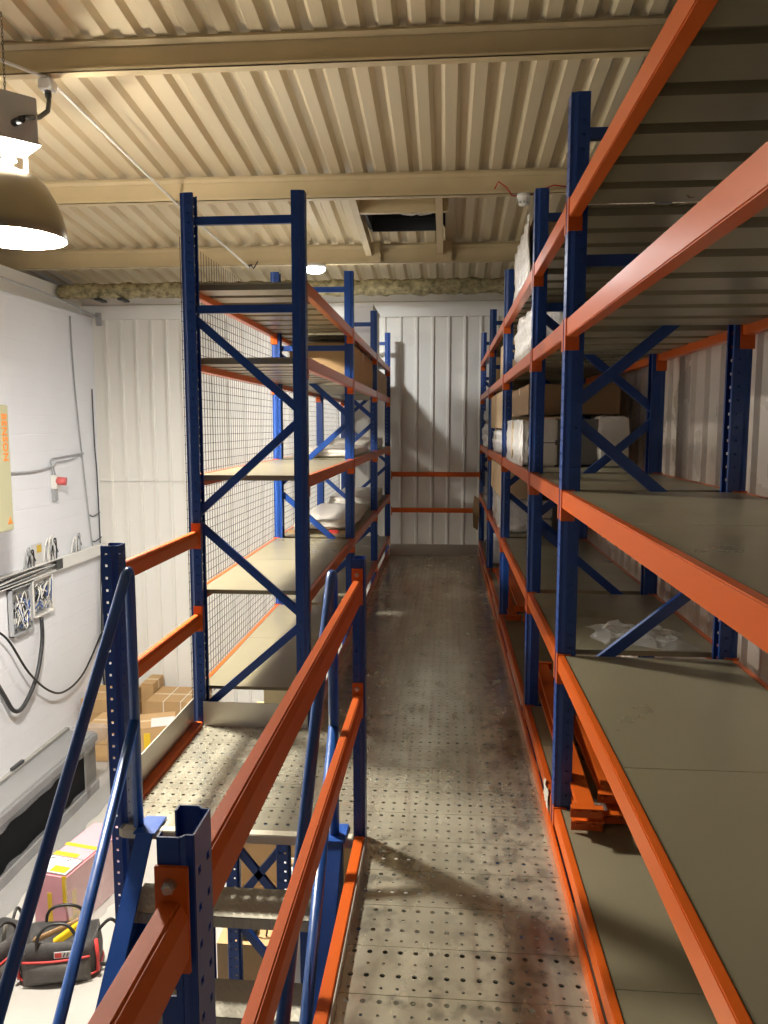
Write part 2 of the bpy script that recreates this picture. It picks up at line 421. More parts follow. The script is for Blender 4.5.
def solid(o, t=.0025):
    md = o.modifiers.new('sheet', 'SOLIDIFY'); md.thickness = t; md.offset = 0
    return o
UP_MESH = upright_mesh(G, 2.795)
def beam_mesh(ln, w=.042, h=.066):
    """box beam with a ledge for the shelf: local origin at front top corner, x inwards, y along"""
    mb = MB()
    mb.prism([(0, -h), (w, -h), (w, -.028), (w * .6, -.028), (w * .6, 0), (0, 0)], 'y', 0, ln)
    return mb.mesh('beam', ORANGE, bevel=.003)
def connector_mesh(h=.115, d=.048):
    """angle plate: one leg over the upright's face (local -y side), other leg against its flank (plane y=0)"""
    mb = MB(); mb.box(0, d, -.003, .003, -h, .004); mb.box(-.0035, 0, -.028, .003, -h, .004)
    mb.box(.014, .024, .003, .006, -h + .012, -h + .022)
    return mb.mesh('connector', ORANGE)
CONN = connector_mesh()
BRACE_CACHE = {}
def brace(parent, a, b, w=.042):
    mb = MB(); mb.bar(a, b, .026, w); mb.build('brace', BLUE, parent, bevel=.002)
def shelf_mesh(x0, x1, ln):
    """folded steel panels: flat top, boxed ribs below with dark gaps between"""
    mb = MB(); w = x1 - x0; n = max(2, round(ln / .235)); p = ln / n
    half = math.ceil(n / 2)
    mb.box(0, w, 0, half * p - .0015, -.004, 0); mb.box(0, w, half * p + .0015, ln, -.004, 0)
    for k in range(n):
        y = k * p
        mb.prism([(y + .034, -.004), (y + .038, -.032), (y + p - .038, -.032), (y + p - .034, -.004)], 'x', .008, w - .008)
    mb.box(0, .003, 0, ln, -.02, 0); mb.box(w - .003, w, 0, ln, -.02, 0)
    return mb.mesh('shelf', SHELF)

def rack(t, xf, xb, frames, levels, patterns, skip_beam=()):
    """front web plane xf, back web plane xb; frames = y of each upright's near face"""
    sg = 1 if xb > xf else -1
    for y, pat in zip(frames, patterns):
        yc = y + .04
        for xw, s in ((xf, sg), (xb, -sg)):
            o = inst('upright', UP_MESH, (xw, yc, 0), t, 0 if s > 0 else math.pi); solid(o)
        A, B = (xb - sg * .045, xf + sg * .045) if pat == 1 else (xf + sg * .045, xb - sg * .045)
        for z in (2.66, 2.21): brace(t, (xf + sg * .062, yc, z), (xb - sg * .062, yc, z))
        zs = [2.20, 1.655, 1.10, .55, .0]
        for k in range(4):
            a, b = (A, B) if k % 2 == 0 else (B, A)
            brace(t, (a, yc, zs[k] - .03), (b, yc, zs[k + 1] + .03))
    for y0, y1 in zip(frames, frames[1:]):
        a, b = y0 + .08, y1; ln = b - a
        bm = beam_mesh(ln - .008); sm = shelf_mesh(0, abs(xb - xf) - .054, ln - .012)
        for z in levels:
            for xw, s in ((xf, sg), (xb, -sg)):
                # bodies of the beam: rotate half a turn for the mirrored side
                if s > 0: o = inst('beam', bm, (xw, a + .004, z), t)
                else: o = inst('beam', bm, (xw, b - .004, z), t, math.pi)
                for yy, flip in ((a + .004, False), (b - .004, True)):
                    c = inst('connector', CONN if s * (1 if not flip else -1) > 0 else CONN_M, (xw, yy, z), o, 0 if s > 0 else math.pi)
            lo = min(xf, xb) + .027
            inst('shelf', sm, (lo, a + .006, z - .001), t)
def _mirror(me):
    m = me.copy(); m.transform(Matrix.Scale(-1, 4, V((0, 1, 0)))); m.flip_normals(); return m
CONN_M = _mirror(CONN)

XF_R, XB_R = .44, 1.115
FR = [0.90, 2.98, 4.12, 6.17, 8.22, 10.22]
LV_R = [.09, .715, 1.355, 1.995, 2.425]
t = thing('shelving_rack', (XF_R + .3, 5, ZF), 'long blue and orange shelving rack along the right wall of the walkway', 'shelving rack')
RACK_R = t
rack(t, XF_R, XB_R, FR, LV_R, [2, 1, 2, 2, 1, 2])
XF_L, XB_L = -.735, -1.382
FL = [4.05, 6.13, 8.22, 10.14]
LV_L = [.15, .70, 1.335, 1.965, 2.355]
t = thing('shelving_rack', (XF_L - .3, 7, ZF), 'blue and orange shelving rack with mesh back on the left beyond the landing', 'shelving rack')
RACK_L = t
rack(t, XF_L, XB_L, FL, LV_L, [1, 1, 1, 2])
# wire mesh on its back
for y0, y1 in zip(FL, FL[1:]):
    mb = MB(); a, b = y0 + .02, y1 + .0; r = .0014; zt = 2.58 if y0 < 5 else 2.5
    y = a
    while y <= b: mb.box(XB_L - .012 - r, XB_L - .012 + r, y - r, y + r, .0, zt); y += .05
    z = .0
    while z <= 2.33: mb.box(XB_L - .015 - r, XB_L - .015 + r, a, b, z - r, z + r); z += .05
    mb.build('wire_mesh', WIRE, t, fix=False)

# ------------------------------------------------------------------ walkway
def perforated(mb, x0, x1, y0, y1, px=.0475, rows=4, hole=.0072):
    """planks lying across (x), each with 'rows' rows of round holes, thin gaps between planks"""
    n_pl = max(1, round((y1 - y0) / .212)); pw = (y1 - y0) / n_pl
    nx = max(1, round((x1 - x0) / px)); cx = (x1 - x0) / nx
    for k in range(n_pl):
        ya = y0 + k * pw + .0013; yb = y0 + (k + 1) * pw - .0013; cy = (yb - ya) / rows
        for i in range(nx):
            for j in range(rows):
                X0, X1, Ya, Yb = x0 + i * cx, x0 + (i + 1) * cx, ya + j * cy, ya + (j + 1) * cy
                c = ((X0 + X1) / 2, (Ya + Yb) / 2); r = hole * (1.2 if j % 2 else .75)
                out = [(X0, Ya), (c[0], Ya), (X1, Ya), (X1, c[1]), (X1, Yb), (c[0], Yb), (X0, Yb), (X0, c[1])]
                an = [225, 270, 315, 0, 45, 90, 135, 180]
                inn = [(c[0] + r * math.cos(math.radians(q)), c[1] + r * math.sin(math.radians(q))) for q in an]
                b = len(mb.v)
                mb.v += [V((p[0], p[1], ZF)) for p in out] + [V((p[0], p[1], ZF)) for p in inn] + [V((p[0], p[1], ZF - .004)) for p in inn]
                for q in range(8):
                    w = (q + 1) % 8
                    mb.f.append((b + q, b + w, b + 8 + w, b + 8 + q)); mb.f.append((b + 8 + q, b + 8 + w, b + 16 + w, b + 16 + q))
        for yy in (ya, yb):
            mb.quad((x0, yy, ZF), (x1, yy, ZF), (x1, yy, ZF - .035), (x0, yy, ZF - .035))
WX0, WX1 = -.298, .425
YL = 2.92                       # landing nosing
t = thing('steel_walkway', (0, 5, ZF - .1), 'perforated galvanised steel walkway running between the two racks to the end wall', 'walkway')
WALK = t
mb = MB(); perforated(mb, WX0, WX1, YL - .212 * 12, YL, px=.0475); mb.build('near_deck', DECK, t, fix=False)
mb = MB(); perforated(mb, -.72, WX1, 4.03, 9.78); mb.build('far_deck', DECK, t, fix=False)
mb = MB(); perforated(mb, -1.325, WX1, YL, 4.03); mb.build('landing_deck', DECK, t, fix=False)
# edge beams and kick plates
def edge(name, m, *b, **k): MB().box(*b).build(name, m, t, bevel=k.get('bevel', .003))
edge('edge_beam', ORANGE, WX1 + .0, WX1 + .014, .4, 10.2, ZF - .09, ZF + .052)
edge('edge_beam', ORANGE, -.731, -.722, 4.14, 10.1, ZF - .09, ZF + .075)
edge('edge_beam', ORANGE, -.345, -.306, .5, 2.86, ZF - .1, ZF + .045)
edge('edge_beam', ORANGE, -1.372, -1.327, YL + .14, 4.03, ZF - .1, ZF + .02)
edge('kick_plate', GALV, -.305, -.299, .5, YL - .06, ZF - .03, ZF + .038, bevel=.001)
edge('kick_plate', GALV, -1.380, -1.373, YL + .2, 4.03, ZF - .02, ZF + .15, bevel=.001)
edge('kick_plate', GALV, -1.32, -.74, 4.024, 4.030, ZF, ZF + .135, bevel=.001)
edge('kick_plate', GALV, -.715, .42, 9.775, 9.782, ZF, ZF + .145, bevel=.001)
mb = MB(); mb.box(-1.31, -.36, YL - .012, YL + .03, ZF - .036, ZF + .003); tag(mb.build('nosing', NOSE, t, bevel=.003), 'cream steel nosing')
# joists under the deck that carry it
for y in (0.9, 2.2, 3.3, 3.95):
    MB().box(WX0 - .04 if y < YL else -1.32, WX1, y, y + .05, ZF - .12, ZF - .038).build('joist', DARK, t)

# ------------------------------------------------------------------ guard rails
GUARD_UP = upright_mesh(G, 1.10, .08, .043, 'guard_post')
RC = connector_mesh(.128, .044)
RC_M = _mirror(RC)
def rail_mesh(ln, w=.036, h=.075):
    mb = MB(); mb.prism([(0, -h), (w, -h), (w, -.02), (w - .01, 0), (0, 0)], 'y', 0, ln); return mb.mesh('rail', ORANGER, bevel=.003)
def bolt(parent, p, ax=-1):
    mb = MB(); c = V(p)
    mb.prism([(c.x + .009 * math.cos(math.radians(60 * k)), c.z + .009 * math.sin(math.radians(60 * k))) for k in range(6)], 'y', c.y, c.y + ax * .008)
    mb.tube([c, c + V((0, ax * .014, 0))], .005, 10)
    mb.build('bolt', BOLT, parent)
def guard(t, xw, x_in, posts, rails, inward):
    """posts: y of near faces. rails: (y0,y1) spans at the two heights"""
    for y in posts:
        o = inst('post', GUARD_UP, (xw, y + .04, 0), t, math.pi if inward < 0 else 0); solid(o)
    for (y0, y1, ca, cb) in rails:
        me = rail_mesh(y1 - y0 - .008)
        for z in (1.02, .575):
            o = inst('rail', me, (min(x_in, x_in + inward * .036), y0 + .004, z), t)
            for yy, fl, on in ((y0 + .004, 0, ca), (y1 - .004, 1, cb)):
                if not on: continue
                x = min(x_in, x_in + inward * .04)
                mb = MB(); mb.box(x - .002, x + .040, yy - .003, yy + .003, z - .095, z + .045)
                c = mb.build('bracket', ORANGE, o, bevel=.001)
                bolt(c, (x + .018, yy + (.003 if not fl else -.003), z + .022), 1 if not fl else -1)
                bolt(c, (x + .018, yy + (.003 if not fl else -.003), z - .082), 1 if not fl else -1)
t = thing('guard_rail', (-.33, 2, ZF), 'blue and orange guard rail in the foreground between the stairs and the walkway', 'guard rail')
guard(t, -.306, -.310, [.875, 2.87], [(.955, 2.87, 1, 1), (-.6, .875, 0, 1)], -1)
t = thing('guard_rail', (-1.31, 3.5, ZF), 'short guard rail with two orange bars on the left edge of the landing', 'guard rail')
o = inst('post', upright_mesh(G, 1.125, .088, .066, 'guard_post'), (-1.305, 3.0, 0), t, math.pi); solid(o)
me = rail_mesh(4.05 - 3.05 - .008)
for z in (1.035, .58):
    o = inst('rail', me, (-1.362, 3.05 + .004, z), t)
    for yy in (3.054, 4.046):
        mb = MB(); mb.box(-1.366, -1.320, yy - .003, yy + .003, z - .095, z + .045)
        mb.box(-1.320, -1.316, yy - .003, yy + (.03 if yy > 4 else -.03), z - .095, z + .045)
        mb.build('bracket', ORANGE, o)
for z, lab in ((1.0, 'upper orange bar closing the far end of the walkway'), (.525, 'lower orange bar closing the far end of the walkway')):
    t = thing('end_bar', (-.14, 10.2, z), lab, 'safety bar', 'orange bars across the walkway end')
    MB().box(-.722, .44, 10.18, 10.215, z - .062, z).build('bar', ORANGE, t, bevel=.003)
    for x in (-.722, .43): MB().box(x, x + .012, 10.165, 10.225, z - .1, z + .012).build('bracket', ORANGE, t)

# ------------------------------------------------------------------ stairs
RISE, GO = .24, .215; SL = RISE / GO
SX0, SX1 = -1.235, -.395
t = thing('staircase', (-.82, 2.0, G), 'steep blue open staircase with checker plate treads leading down from the landing', 'staircase')
for xo, xi in ((SX0, SX0 + .07), (SX1, SX1 - .07)):
    mb = MB(); yb = YL - (ZF - G) / SL
    x0, x1 = min(xo, xi), max(xo, xi)
    web = xo
    def P(y, dz): return (y, ZF - (YL - y) * SL + dz)
    top0, top1 = P(YL + .03, .0), P(yb - .05, .10)
    pts = [(YL - .014, ZF - .006), (YL - .04, ZF + .012), (yb - .10, G), (yb + .17, G), (YL - .014, ZF - .30)]
    a = (web, web + .006) if xo < xi else (web - .006, web)
    mb.prism(pts, 'x', *a)
    # top and bottom flanges
    f = [(YL - .04, ZF + .01), (yb - .10, G), (yb - .094, G), (YL - .034, ZF + .004)]
    mb.prism([(YL - .04, ZF + .012), (yb - .10, G), (yb - .088, G), (YL - .028, ZF + .012)], 'x', x0, x1)
    mb.prism([(YL - .014, ZF - .30), (yb + .17, G), (yb + .158, G), (YL - .014, ZF - .288)], 'x', x0, x1)
    mb.build('stringer', BRIGHTBLUE, t, bevel=.002)
    MB().box(x0 - .01, x1 + .01, YL - .05, YL + .09, ZF + .003, ZF + .012).build('fixing_plate', BRIGHTBLUE, t, bevel=.002)
k = 1
while ZF - k * RISE > G + .05:
    z = ZF - k * RISE; yb_ = YL - (k - 1) * GO + .012; yf = yb_ - .195
    mb = MB(); mb.box(SX0 + .006, SX1 - .006, yf, yb_, z - .004, z)
    mb.box(SX0 + .006, SX1 - .006, yf, yf + .004, z - .045, z); mb.box(SX0 + .006, SX1 - .006, yb_ - .004, yb_, z - .045, z)
    mb.build('tread', TREAD, t, bevel=.0015); k += 1
def bend(p, q, r_, rad, n=8):
    """points rounding the corner p-q-r"""
    p, q, r_ = V(p), V(q), V(r_); a = q + (p - q).normalized() * rad; b = q + (r_ - q).normalized() * rad
    return [a.lerp(q, u).lerp(q.lerp(b, u), u) for u in [k / n for k in range(n + 1)]]
HS = 1.10
for x in (-1.245, -.435):
    yp = YL + .01; ztop = 1.06; lo = yp - 2.05
    top = [V((x, yp, ZF + .01))] + bend((x, yp, 0), (x, yp, ztop), (x, yp - 1, ztop - HS), .07) + [V((x, lo, ztop - 2.05 * HS))]
    mb = MB(); mb.tube(top, .0205, 14); mb.build('handrail', TUBEM, t)
    mb = MB(); mb.tube([(x, yp, .42), (x, lo, .42 - 2.05 * HS)], .0205, 14); mb.build('mid_rail', TUBEM, t)
    for yy in (1.0, 2.0):
        zz = ZF - (YL - yy) * SL
        mb = MB(); mb.tube([(x, yy, zz), (x, yy, ztop - (yp - yy) * HS)], .0205, 12); 
        if yy < 1.5: mb.build('baluster', TUBEM, t)

# support frame under the landing, seen between the treads
t = thing('support_frame', (-1.0, 3.75, G), 'blue braced support frame under the landing behind the stair treads', 'support frame')
SUP = upright_mesh(G, -.16, .07, .05, 'upright')
for x in (-1.10, -.83):
    o = inst('upright', SUP, (x, 3.75, 0), t, math.pi / 2); solid(o)
for (a, b) in (((-1.10, -.58), (-.83, -.92)), ((-.83, -.58), (-1.10, -.92)), ((-1.10, -1.0), (-.83, -1.34)), ((-.83, -.52), (-.55, -.22))):
    MB().bar((a[0], 3.79, a[1]), (b[0], 3.79, b[1]), .025, .04).build('brace', BLUE, t)
MB().box(-1.12, -.4, 3.77, 3.81, -.52, -.47).build('crossbar', BLUE, t)

# ------------------------------------------------------------------ lamps and ceiling services
def lamp_parts(t, p):
    x, y, z = p                                 # centre of the rim
    R = .315
    prof = [(R, 0), (R * 1.01, .006), (R * .98, .07), (R * .92, .15), (R * .82, .23), (R * .68, .31), (R * .52, .36), (R * .36, .385)]
    mb = MB(); mb.lathe(prof, p, 48); o = mb.build('reflector', REFL_O, t)
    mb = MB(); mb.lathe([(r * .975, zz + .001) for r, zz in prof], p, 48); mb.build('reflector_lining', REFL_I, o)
    mb = MB(); mb.lathe([(.001, .18), (.03, .185), (.045, .22), (.045, .30), (.03, .38), (.022, .43), (.022, .47)], p, 20); tag(mb.build('bulb', BULB, t), 'glowing bulb')
    mb = MB(); mb.lathe([(.045, .455), (.045, .54), (.001, .54)], p, 20); mb.build('lamp_holder', WHITEP, t)
    for a in (30, 150, 270):
        dx, dy = .095 * math.cos(math.radians(a)), .095 * math.sin(math.radians(a))
        MB().box(x + dx - .012, x + dx + .012, y + dy - .003, y + dy + .003, z + .37, z + .545).build('bracket', GALV, t)
    mb = MB(); b = .135; RM = Matrix.Translation(V((x, y, z))) @ Matrix.Rotation(math.radians(-43), 4, 'Z')
    mb.box(-b, b, -b, b, .545, .81, RM); g = mb.build('gear_box', HOUSING, t, bevel=.006)
    mb = MB()
    for k in range(7): mb.box(-.07, .08, -b - .002, -b + .004, .64 + k * .022, .648 + k * .022, RM)
    mb.build('louvre', DARK, g)
    MB().box(-b - .015, b + .015, -b - .01, b + .01, .537, .547, RM).build('mounting_plate', HOUSING, t)
    # chain in links
    ztop = roof_z(y) - .03
    mb = MB(); zz = z + .81; k = 0
    while zz < ztop - .01:
        pts = [(x + (.006 * math.cos(q) if k % 2 else 0), y + (0 if k % 2 else .006 * math.cos(q)), zz + .014 + .014 * math.sin(q)) for q in [2 * math.pi * j / 10 for j in range(11)]]
        mb.tube(pts, .0018, 5); zz += .023; k += 1
    mb.build('chain', DARK, t)
LX, LY, LZ = -2.645, 4.68, 2.735
t = thing('high_bay_lamp', (LX, LY, LZ), 'large bell-shaped hanging lamp at the top left with glowing inside', 'lamp')
lamp_parts(t, (LX, LY, LZ))
mb = MB(); px, py = -2.525, 4.965; zj = roof_z(5.0) - .23
P_ = [V(q) for q in ((px, py, zj - .085), (px + .015, py - .02, zj - .16), (px + .045, py - .10, zj - .25), (px + .04, py - .2, zj - .325), (LX + .19, LY - .15, LZ + .64), (LX + .095, LY - .09, LZ + .635))]
mb.tube([P_[int(u)].lerp(P_[min(int(u) + 1, 5)], u - int(u)) for u in [k / 3 for k in range(16)]], .014, 10)
mb.tube([(px, py, zj - .075), (px + .004, py - .005, zj - .13)], .021, 10); mb.tube([(LX + .17, LY - .135, LZ + .638), (LX + .095, LY - .09, LZ + .635)], .021, 10)
mb.build('flex', BLACK, t)
LAMPS = [(LX, LY, LZ)]
def point(name, p, e, col, r=.05):
    l = bpy.data.lights.new(name, 'POINT'); l.energy = e; l.color = col; l.shadow_soft_size = r
    o = bpy.data.objects.new(name, l); COL.objects.link(o); o.location = p; return o
for i, p in enumerate(LAMPS):
    point('lamp_light', (p[0], p[1], p[2] + .15), 1050, (1.0, .94, .85), .14)
    l = bpy.data.lights.new('lamp_mouth', 'AREA'); l.shape = 'DISK'; l.size = .56; l.energy = 260; l.color = (1.0, .94, .85)
    o = bpy.data.objects.new('lamp_mouth', l); COL.objects.link(o); o.location = (p[0], p[1], p[2] + .03)
    point('lamp_uplight', (p[0], p[1], p[2] + .46), 570, (1.0, .92, .80), .05)
# small round ceiling lamp under the third beam
sp = (-1.49, 8.84, roof_z(8.88) - .235)
t = thing('ceiling_lamp', sp, 'small bright round lamp under the far roof beam behind the left rack', 'lamp')
mb = MB(); mb.lathe([(.001, 0), (.13, 0), (.13, -.03), (.12, -.035)], sp, 32); mb.build('base', WHITEP, t)
mb = MB(); mb.lathe([(.122, -.03), (.115, -.06), (.08, -.08), (.001, -.085)], sp, 32); mb.build('diffuser', LED, t)
l = bpy.data.lights.new('ceiling_lamp_light', 'AREA'); l.shape = 'DISK'; l.size = .2; l.energy = 75; l.color = (.96, .98, 1.0)
o = bpy.data.objects.new('ceiling_lamp_light', l); COL.objects.link(o); o.location = (sp[0], sp[1], sp[2] - .092)

# conduit with junction box
zc = [(y, roof_z(yy) - .245) for y, yy in ((3.3, 3.3), (4.96, 5.0), (7.0, 7.05), (8.85, 8.88))]
t = thing('conduit', (-2.4, 5, 3.7), 'thin pale conduit pipe running under the roof beams to a junction box', 'conduit')
xs_ = [-4.0, -2.52, -2.41, -2.24]
mb = MB(); mb.tube([(x, y, z) for x, (y, z) in zip(xs_, zc)], .011, 8); mb.build('pipe', WHITEP, t)
jx, jy, jz = -2.525, 4.965, roof_z(5.0) - .27
MB().box(jx - .045, jx + .045, jy - .04, jy + .04, jz - .05, jz + .015).build('junction_box', WHITEP, t, bevel=.006)
for x, (y, z) in list(zip(xs_, zc))[1:]:
    MB().box(x - .02, x + .02, y - .01, y + .01, z - .014, z + .03).build('clip', GALV, t)
mb = MB(); mb.tube([(-2.24, 8.84, zc[3][1]), (-2.20, 8.80, zc[3][1] + .02), (-2.17, 8.78, zc[3][1] - .03), (-2.12, 8.78, zc[3][1] + .05)], .008, 8); mb.build('cable_end', BLACK, t)

# smoke detector with red cable
dx, dy, dz = .645, 7.0, roof_z(7.05) - .232
t = thing('smoke_detector', (dx, dy, dz), 'white smoke detector with red cables under the second roof beam', 'smoke detector')
mb = MB(); mb.lathe([(.001, 0), (.06, 0), (.06, -.03), (.052, -.035)], (dx, dy, dz), 32); mb.build('base', WHITEP, t)
mb = MB(); mb.lathe([(.05, -.03), (.05, -.055), (.042, -.06), (.042, -.085), (.03, -.095), (.001, -.095)], (dx, dy, dz), 32); mb.build('sensor_head', WHITEP, t)
mb = MB()
for k in range(8):
    a = 2 * math.pi * k / 8; mb.box(dx + .043 * math.cos(a) - .008, dx + .043 * math.cos(a) + .008, dy + .043 * math.sin(a) - .006, dy + .043 * math.sin(a) + .006, dz - .082, dz - .064)
mb.build('vent_slot', GREYP, t)
mb = MB(); mb.tube([(dx - .25, dy - .01, dz + .05), (dx - .22, dy - .04, dz + .10), (dx - .15, dy - .04, dz + .05), (dx - .10, dy - .01, dz - .01), (dx - .05, dy, dz - .012)], .006, 8); mb.build('cable', RED, t)
mb = MB(); mb.tube([(dx + .05, dy, dz - .012), (dx + .13, dy - .01, dz + .03), (dx + .25, dy - .04, dz + .06), (dx + .40, dy, dz + .05)], .006, 8); mb.build('cable', RED, t)

# ------------------------------------------------------------------ left wall equipment
XW = XLW + .002
def text_part(name, s, size, M, m, parent, ext=.002):
    c = bpy.data.curves.new(name, 'FONT'); c.body = s; c.size = size; c.extrude = ext; c.align_x = 'LEFT'; c.offset = .0025; c.space_character = 1.06
    o = bpy.data.objects.new(name, c); COL.objects.link(o)
    me = bpy.data.meshes.new_from_object(o); bpy.data.objects.remove(o); me.name = name
    me.transform(M); me.materials.clear(); me.materials.append(m)
    cen = sum((v.co for v in me.vertices), V()) / len(me.vertices)
    me.transform(Matrix.Translation(-cen))
    return inst(name, me, cen, parent)
hx = -4.30
t = thing('wall_heater', (-4.55, 7.2, .57), 'cream wall-hung heater cabinet with orange vertical lettering at the left edge', 'heater')
mb = MB(); mb.box(-4.80, hx, 6.4, 7.365, .57, 1.805); mb.build('cabinet', HEATER, t, bevel=.008)
M_ = Matrix.Translation(V((hx + .003, 7.245, 1.725))) @ Matrix(((0, 0, 1, 0), (0, 1, 0, 0), (-1, 0, 0, 0), (0, 0, 0, 1)))
tx = text_part('lettering', 'BENSON', .116, M_, LETTER, t)
mb = MB()
for k in range(3):
    a = math.radians(90 + 120 * k); mb.prism([(7.30 + .028 * math.cos(a + q) + .02 * math.cos(a), .66 + .028 * math.sin(a + q) + .02 * math.sin(a)) for q in (0, 2.2, 4.1)], 'x', hx, hx + .003)
mb.build('emblem', LETTER, t)
for y in (6.5, 7.25): MB().box(XLW + .005, -4.78, y, y + .04, .75, 1.7).build('wall_bracket', DARK, t)

def wire(name, pts, r, m, parent=None, n=8, sub=6):
    """smooth tube through control points"""
    P = [V(p) for p in pts]; out = []
    for i in range(len(P) - 1):
        p0, p1, p2, p3 = P[max(i - 1, 0)], P[i], P[i + 1], P[min(i + 2, len(P) - 1)]
        for k in range(sub):
            u = k / sub
            out.append(.5 * ((2 * p1) + (p2 - p0) * u + (2 * p0 - 5 * p1 + 4 * p2 - p3) * u * u + (3 * p1 - p0 - 3 * p2 + p3) * u ** 3))
    out.append(P[-1])
    mb = MB(); mb.tube(out, r, n); return mb.build(name, m, parent)

# white trunking along the wall with its far cover on and the near cover off
t = thing('cable_trunking', (XLW, 9, -.15), 'white cable trunking on the left wall with its near end open', 'cable trunking')
mb = MB(); mb.box(XW, XW + .006, 7.2, 10.42, -.17, -.03); mb.box(XW, XW + .07, 7.2, 10.42, -.17, -.164); mb.box(XW, XW + .07, 7.2, 10.42, -.036, -.03); mb.build('channel', WHITEP, t)
tag(MB().box(XW + .068, XW + .074, 9.2, 10.42, -.172, -.028).build('cover', FLASH, t), 'white cover')
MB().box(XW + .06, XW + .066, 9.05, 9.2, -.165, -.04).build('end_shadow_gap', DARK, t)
for k in range(7):
    z = -.145 + .018 * k; m = (BLACK, GREYP, BLACK, WHITEP, GREYP, BLACK, GREYP)[k]
    wire('cable', [(XW + .03 + .01 * (k % 3), 7.2, z - .03), (XW + .05, 7.8, z - .02 + .01 * math.sin(k)), (XW + .055, 8.4, z + .012 * math.cos(k * 2)), (XW + .04, 9.15, -.10 + .01 * (k % 3))], .009, m, t)
# tangle of offcuts and a notice lying on the trunking
t = thing('cable_tangle', (XLW + .04, 8.8, -.03), 'tangle of loose grey cables and papers on top of the wall trunking', 'cables')
rnd = random.Random(3)
for (y, hh) in ((8.42, .24), (8.50, .20), (8.86, .28), (8.95, .30), (9.03, .26), (9.55, .2), (9.65, .24)):
    wire('cable', [(XW + .03, y - .05, -.028), (XW + .05, y - .02, -.03 + hh * .8), (XW + .06, y + .03, -.03 + hh), (XW + .05, y + .06, -.03 + hh * .5), (XW + .03, y + .09, -.028)], .008, (GREYP, BLACK, WHITEP)[rnd.randrange(3)], t)
    wire('cable', [(XW + .03, y + .03, -.028), (XW + .06, y - .04, -.03 + hh * .5), (XW + .04, y + .02, -.03 + hh * .9), (XW + .05, y + .10, -.03 + hh * .3)], .006, (GREYP, BLACK)[rnd.randrange(2)], t)
o = MB().box(XW + .02, XW + .024, 8.56, 8.80, -.03, .22).build('notice', PAPER, t)
tag(MB().box(XW + .0245, XW + .026, 8.68, 8.78, .11, .20).build('yellow_label', YELLOW, o), 'yellow label')
# two open electrical panels full of wiring
def panel(y0, y1, z0, z1, label):
    t = thing('electrical_panel', (XLW + .05, (y0 + y1) / 2, z0), label, 'electrical panel')
    mb = MB(); d = .06
    mb.box(XW, XW + .008, y0, y1, z0, z1)
    for b in ((y0, y0 + .012, z0, z1), (y1 - .012, y1, z0, z1), (y0, y1, z0, z0 + .012), (y0, y1, z1 - .012, z1)): mb.box(XW, XW + d, *b)
    mb.build('case', GREYP if y0 < 8.3 else WHITEP, t)
    rn = random.Random(int(y0 * 100))
    for k in range(5):
        za = z0 + .05 + k * (z1 - z0 - .1) / 5
        mb = MB(); nn = 4; w = (y1 - y0 - .08) / nn
        for q in range(nn):
            mb.box(XW + .01, XW + .025 + .025 * rn.random(), y0 + .04 + q * w, y0 + .04 + (q + .8) * w, za, za + (z1 - z0) / 5 * rn.uniform(.35, .7))
        mb.build('component_row', (PCB, WHITEP, DARK, PCB, GREYB)[(k + int(y0 * 10)) % 5], t)
    for k in range(22):
        a = rn.uniform(y0 + .03, y1 - .03); b = rn.uniform(y0 + .03, y1 - .03)
        wire('loose_wire', [(XW + .05, a, rn.uniform(z0 + .05, z1 - .05)), (XW + rn.uniform(.06, .10), (a + b) / 2, rn.uniform(z0 + .05, z1 - .05)), (XW + .06, b, rn.uniform(z0 + .05, z1 - .05))], .0055, (WHITEP, BLACK, BRIGHTBLUE, GREYP, WHITEP)[rn.randrange(5)], t, 6, 4)
    return t
panel(8.05, 8.47, -.74, -.20, 'grey electrical panel standing open with blue wiring on the left wall')
panel(8.50, 8.96, -.64, -.18, 'smaller open electrical panel with a white frame beside the thick hanging cable')
# hanging loops
tag(wire('thick_cable', [(XW + .05, 8.66, -.66), (XW + .06, 8.63, -.95), (XW + .07, 8.45, -1.32), (XW + .07, 8.15, -1.56), (XW + .07, 7.95, -1.54), (XW + .06, 7.8, -1.32), (XW + .05, 7.6, -1.0)], .024, DARK),
    'thick black cable hanging in a loop below the wall panels', 'cable')
tag(wire('thin_cable', [(XW + .05, 7.6, -.5), (XW + .10, 7.85, -.70), (XW + .12, 8.2, -1.18), (XW + .10, 8.65, -1.55), (XW + .07, 9.1, -1.72), (XW + .05, 9.65, -1.66), (XW + .03, 10.25, -1.3)], .013, BLACK),
    'thin black cable sagging across the left wall towards the corner', 'cable')
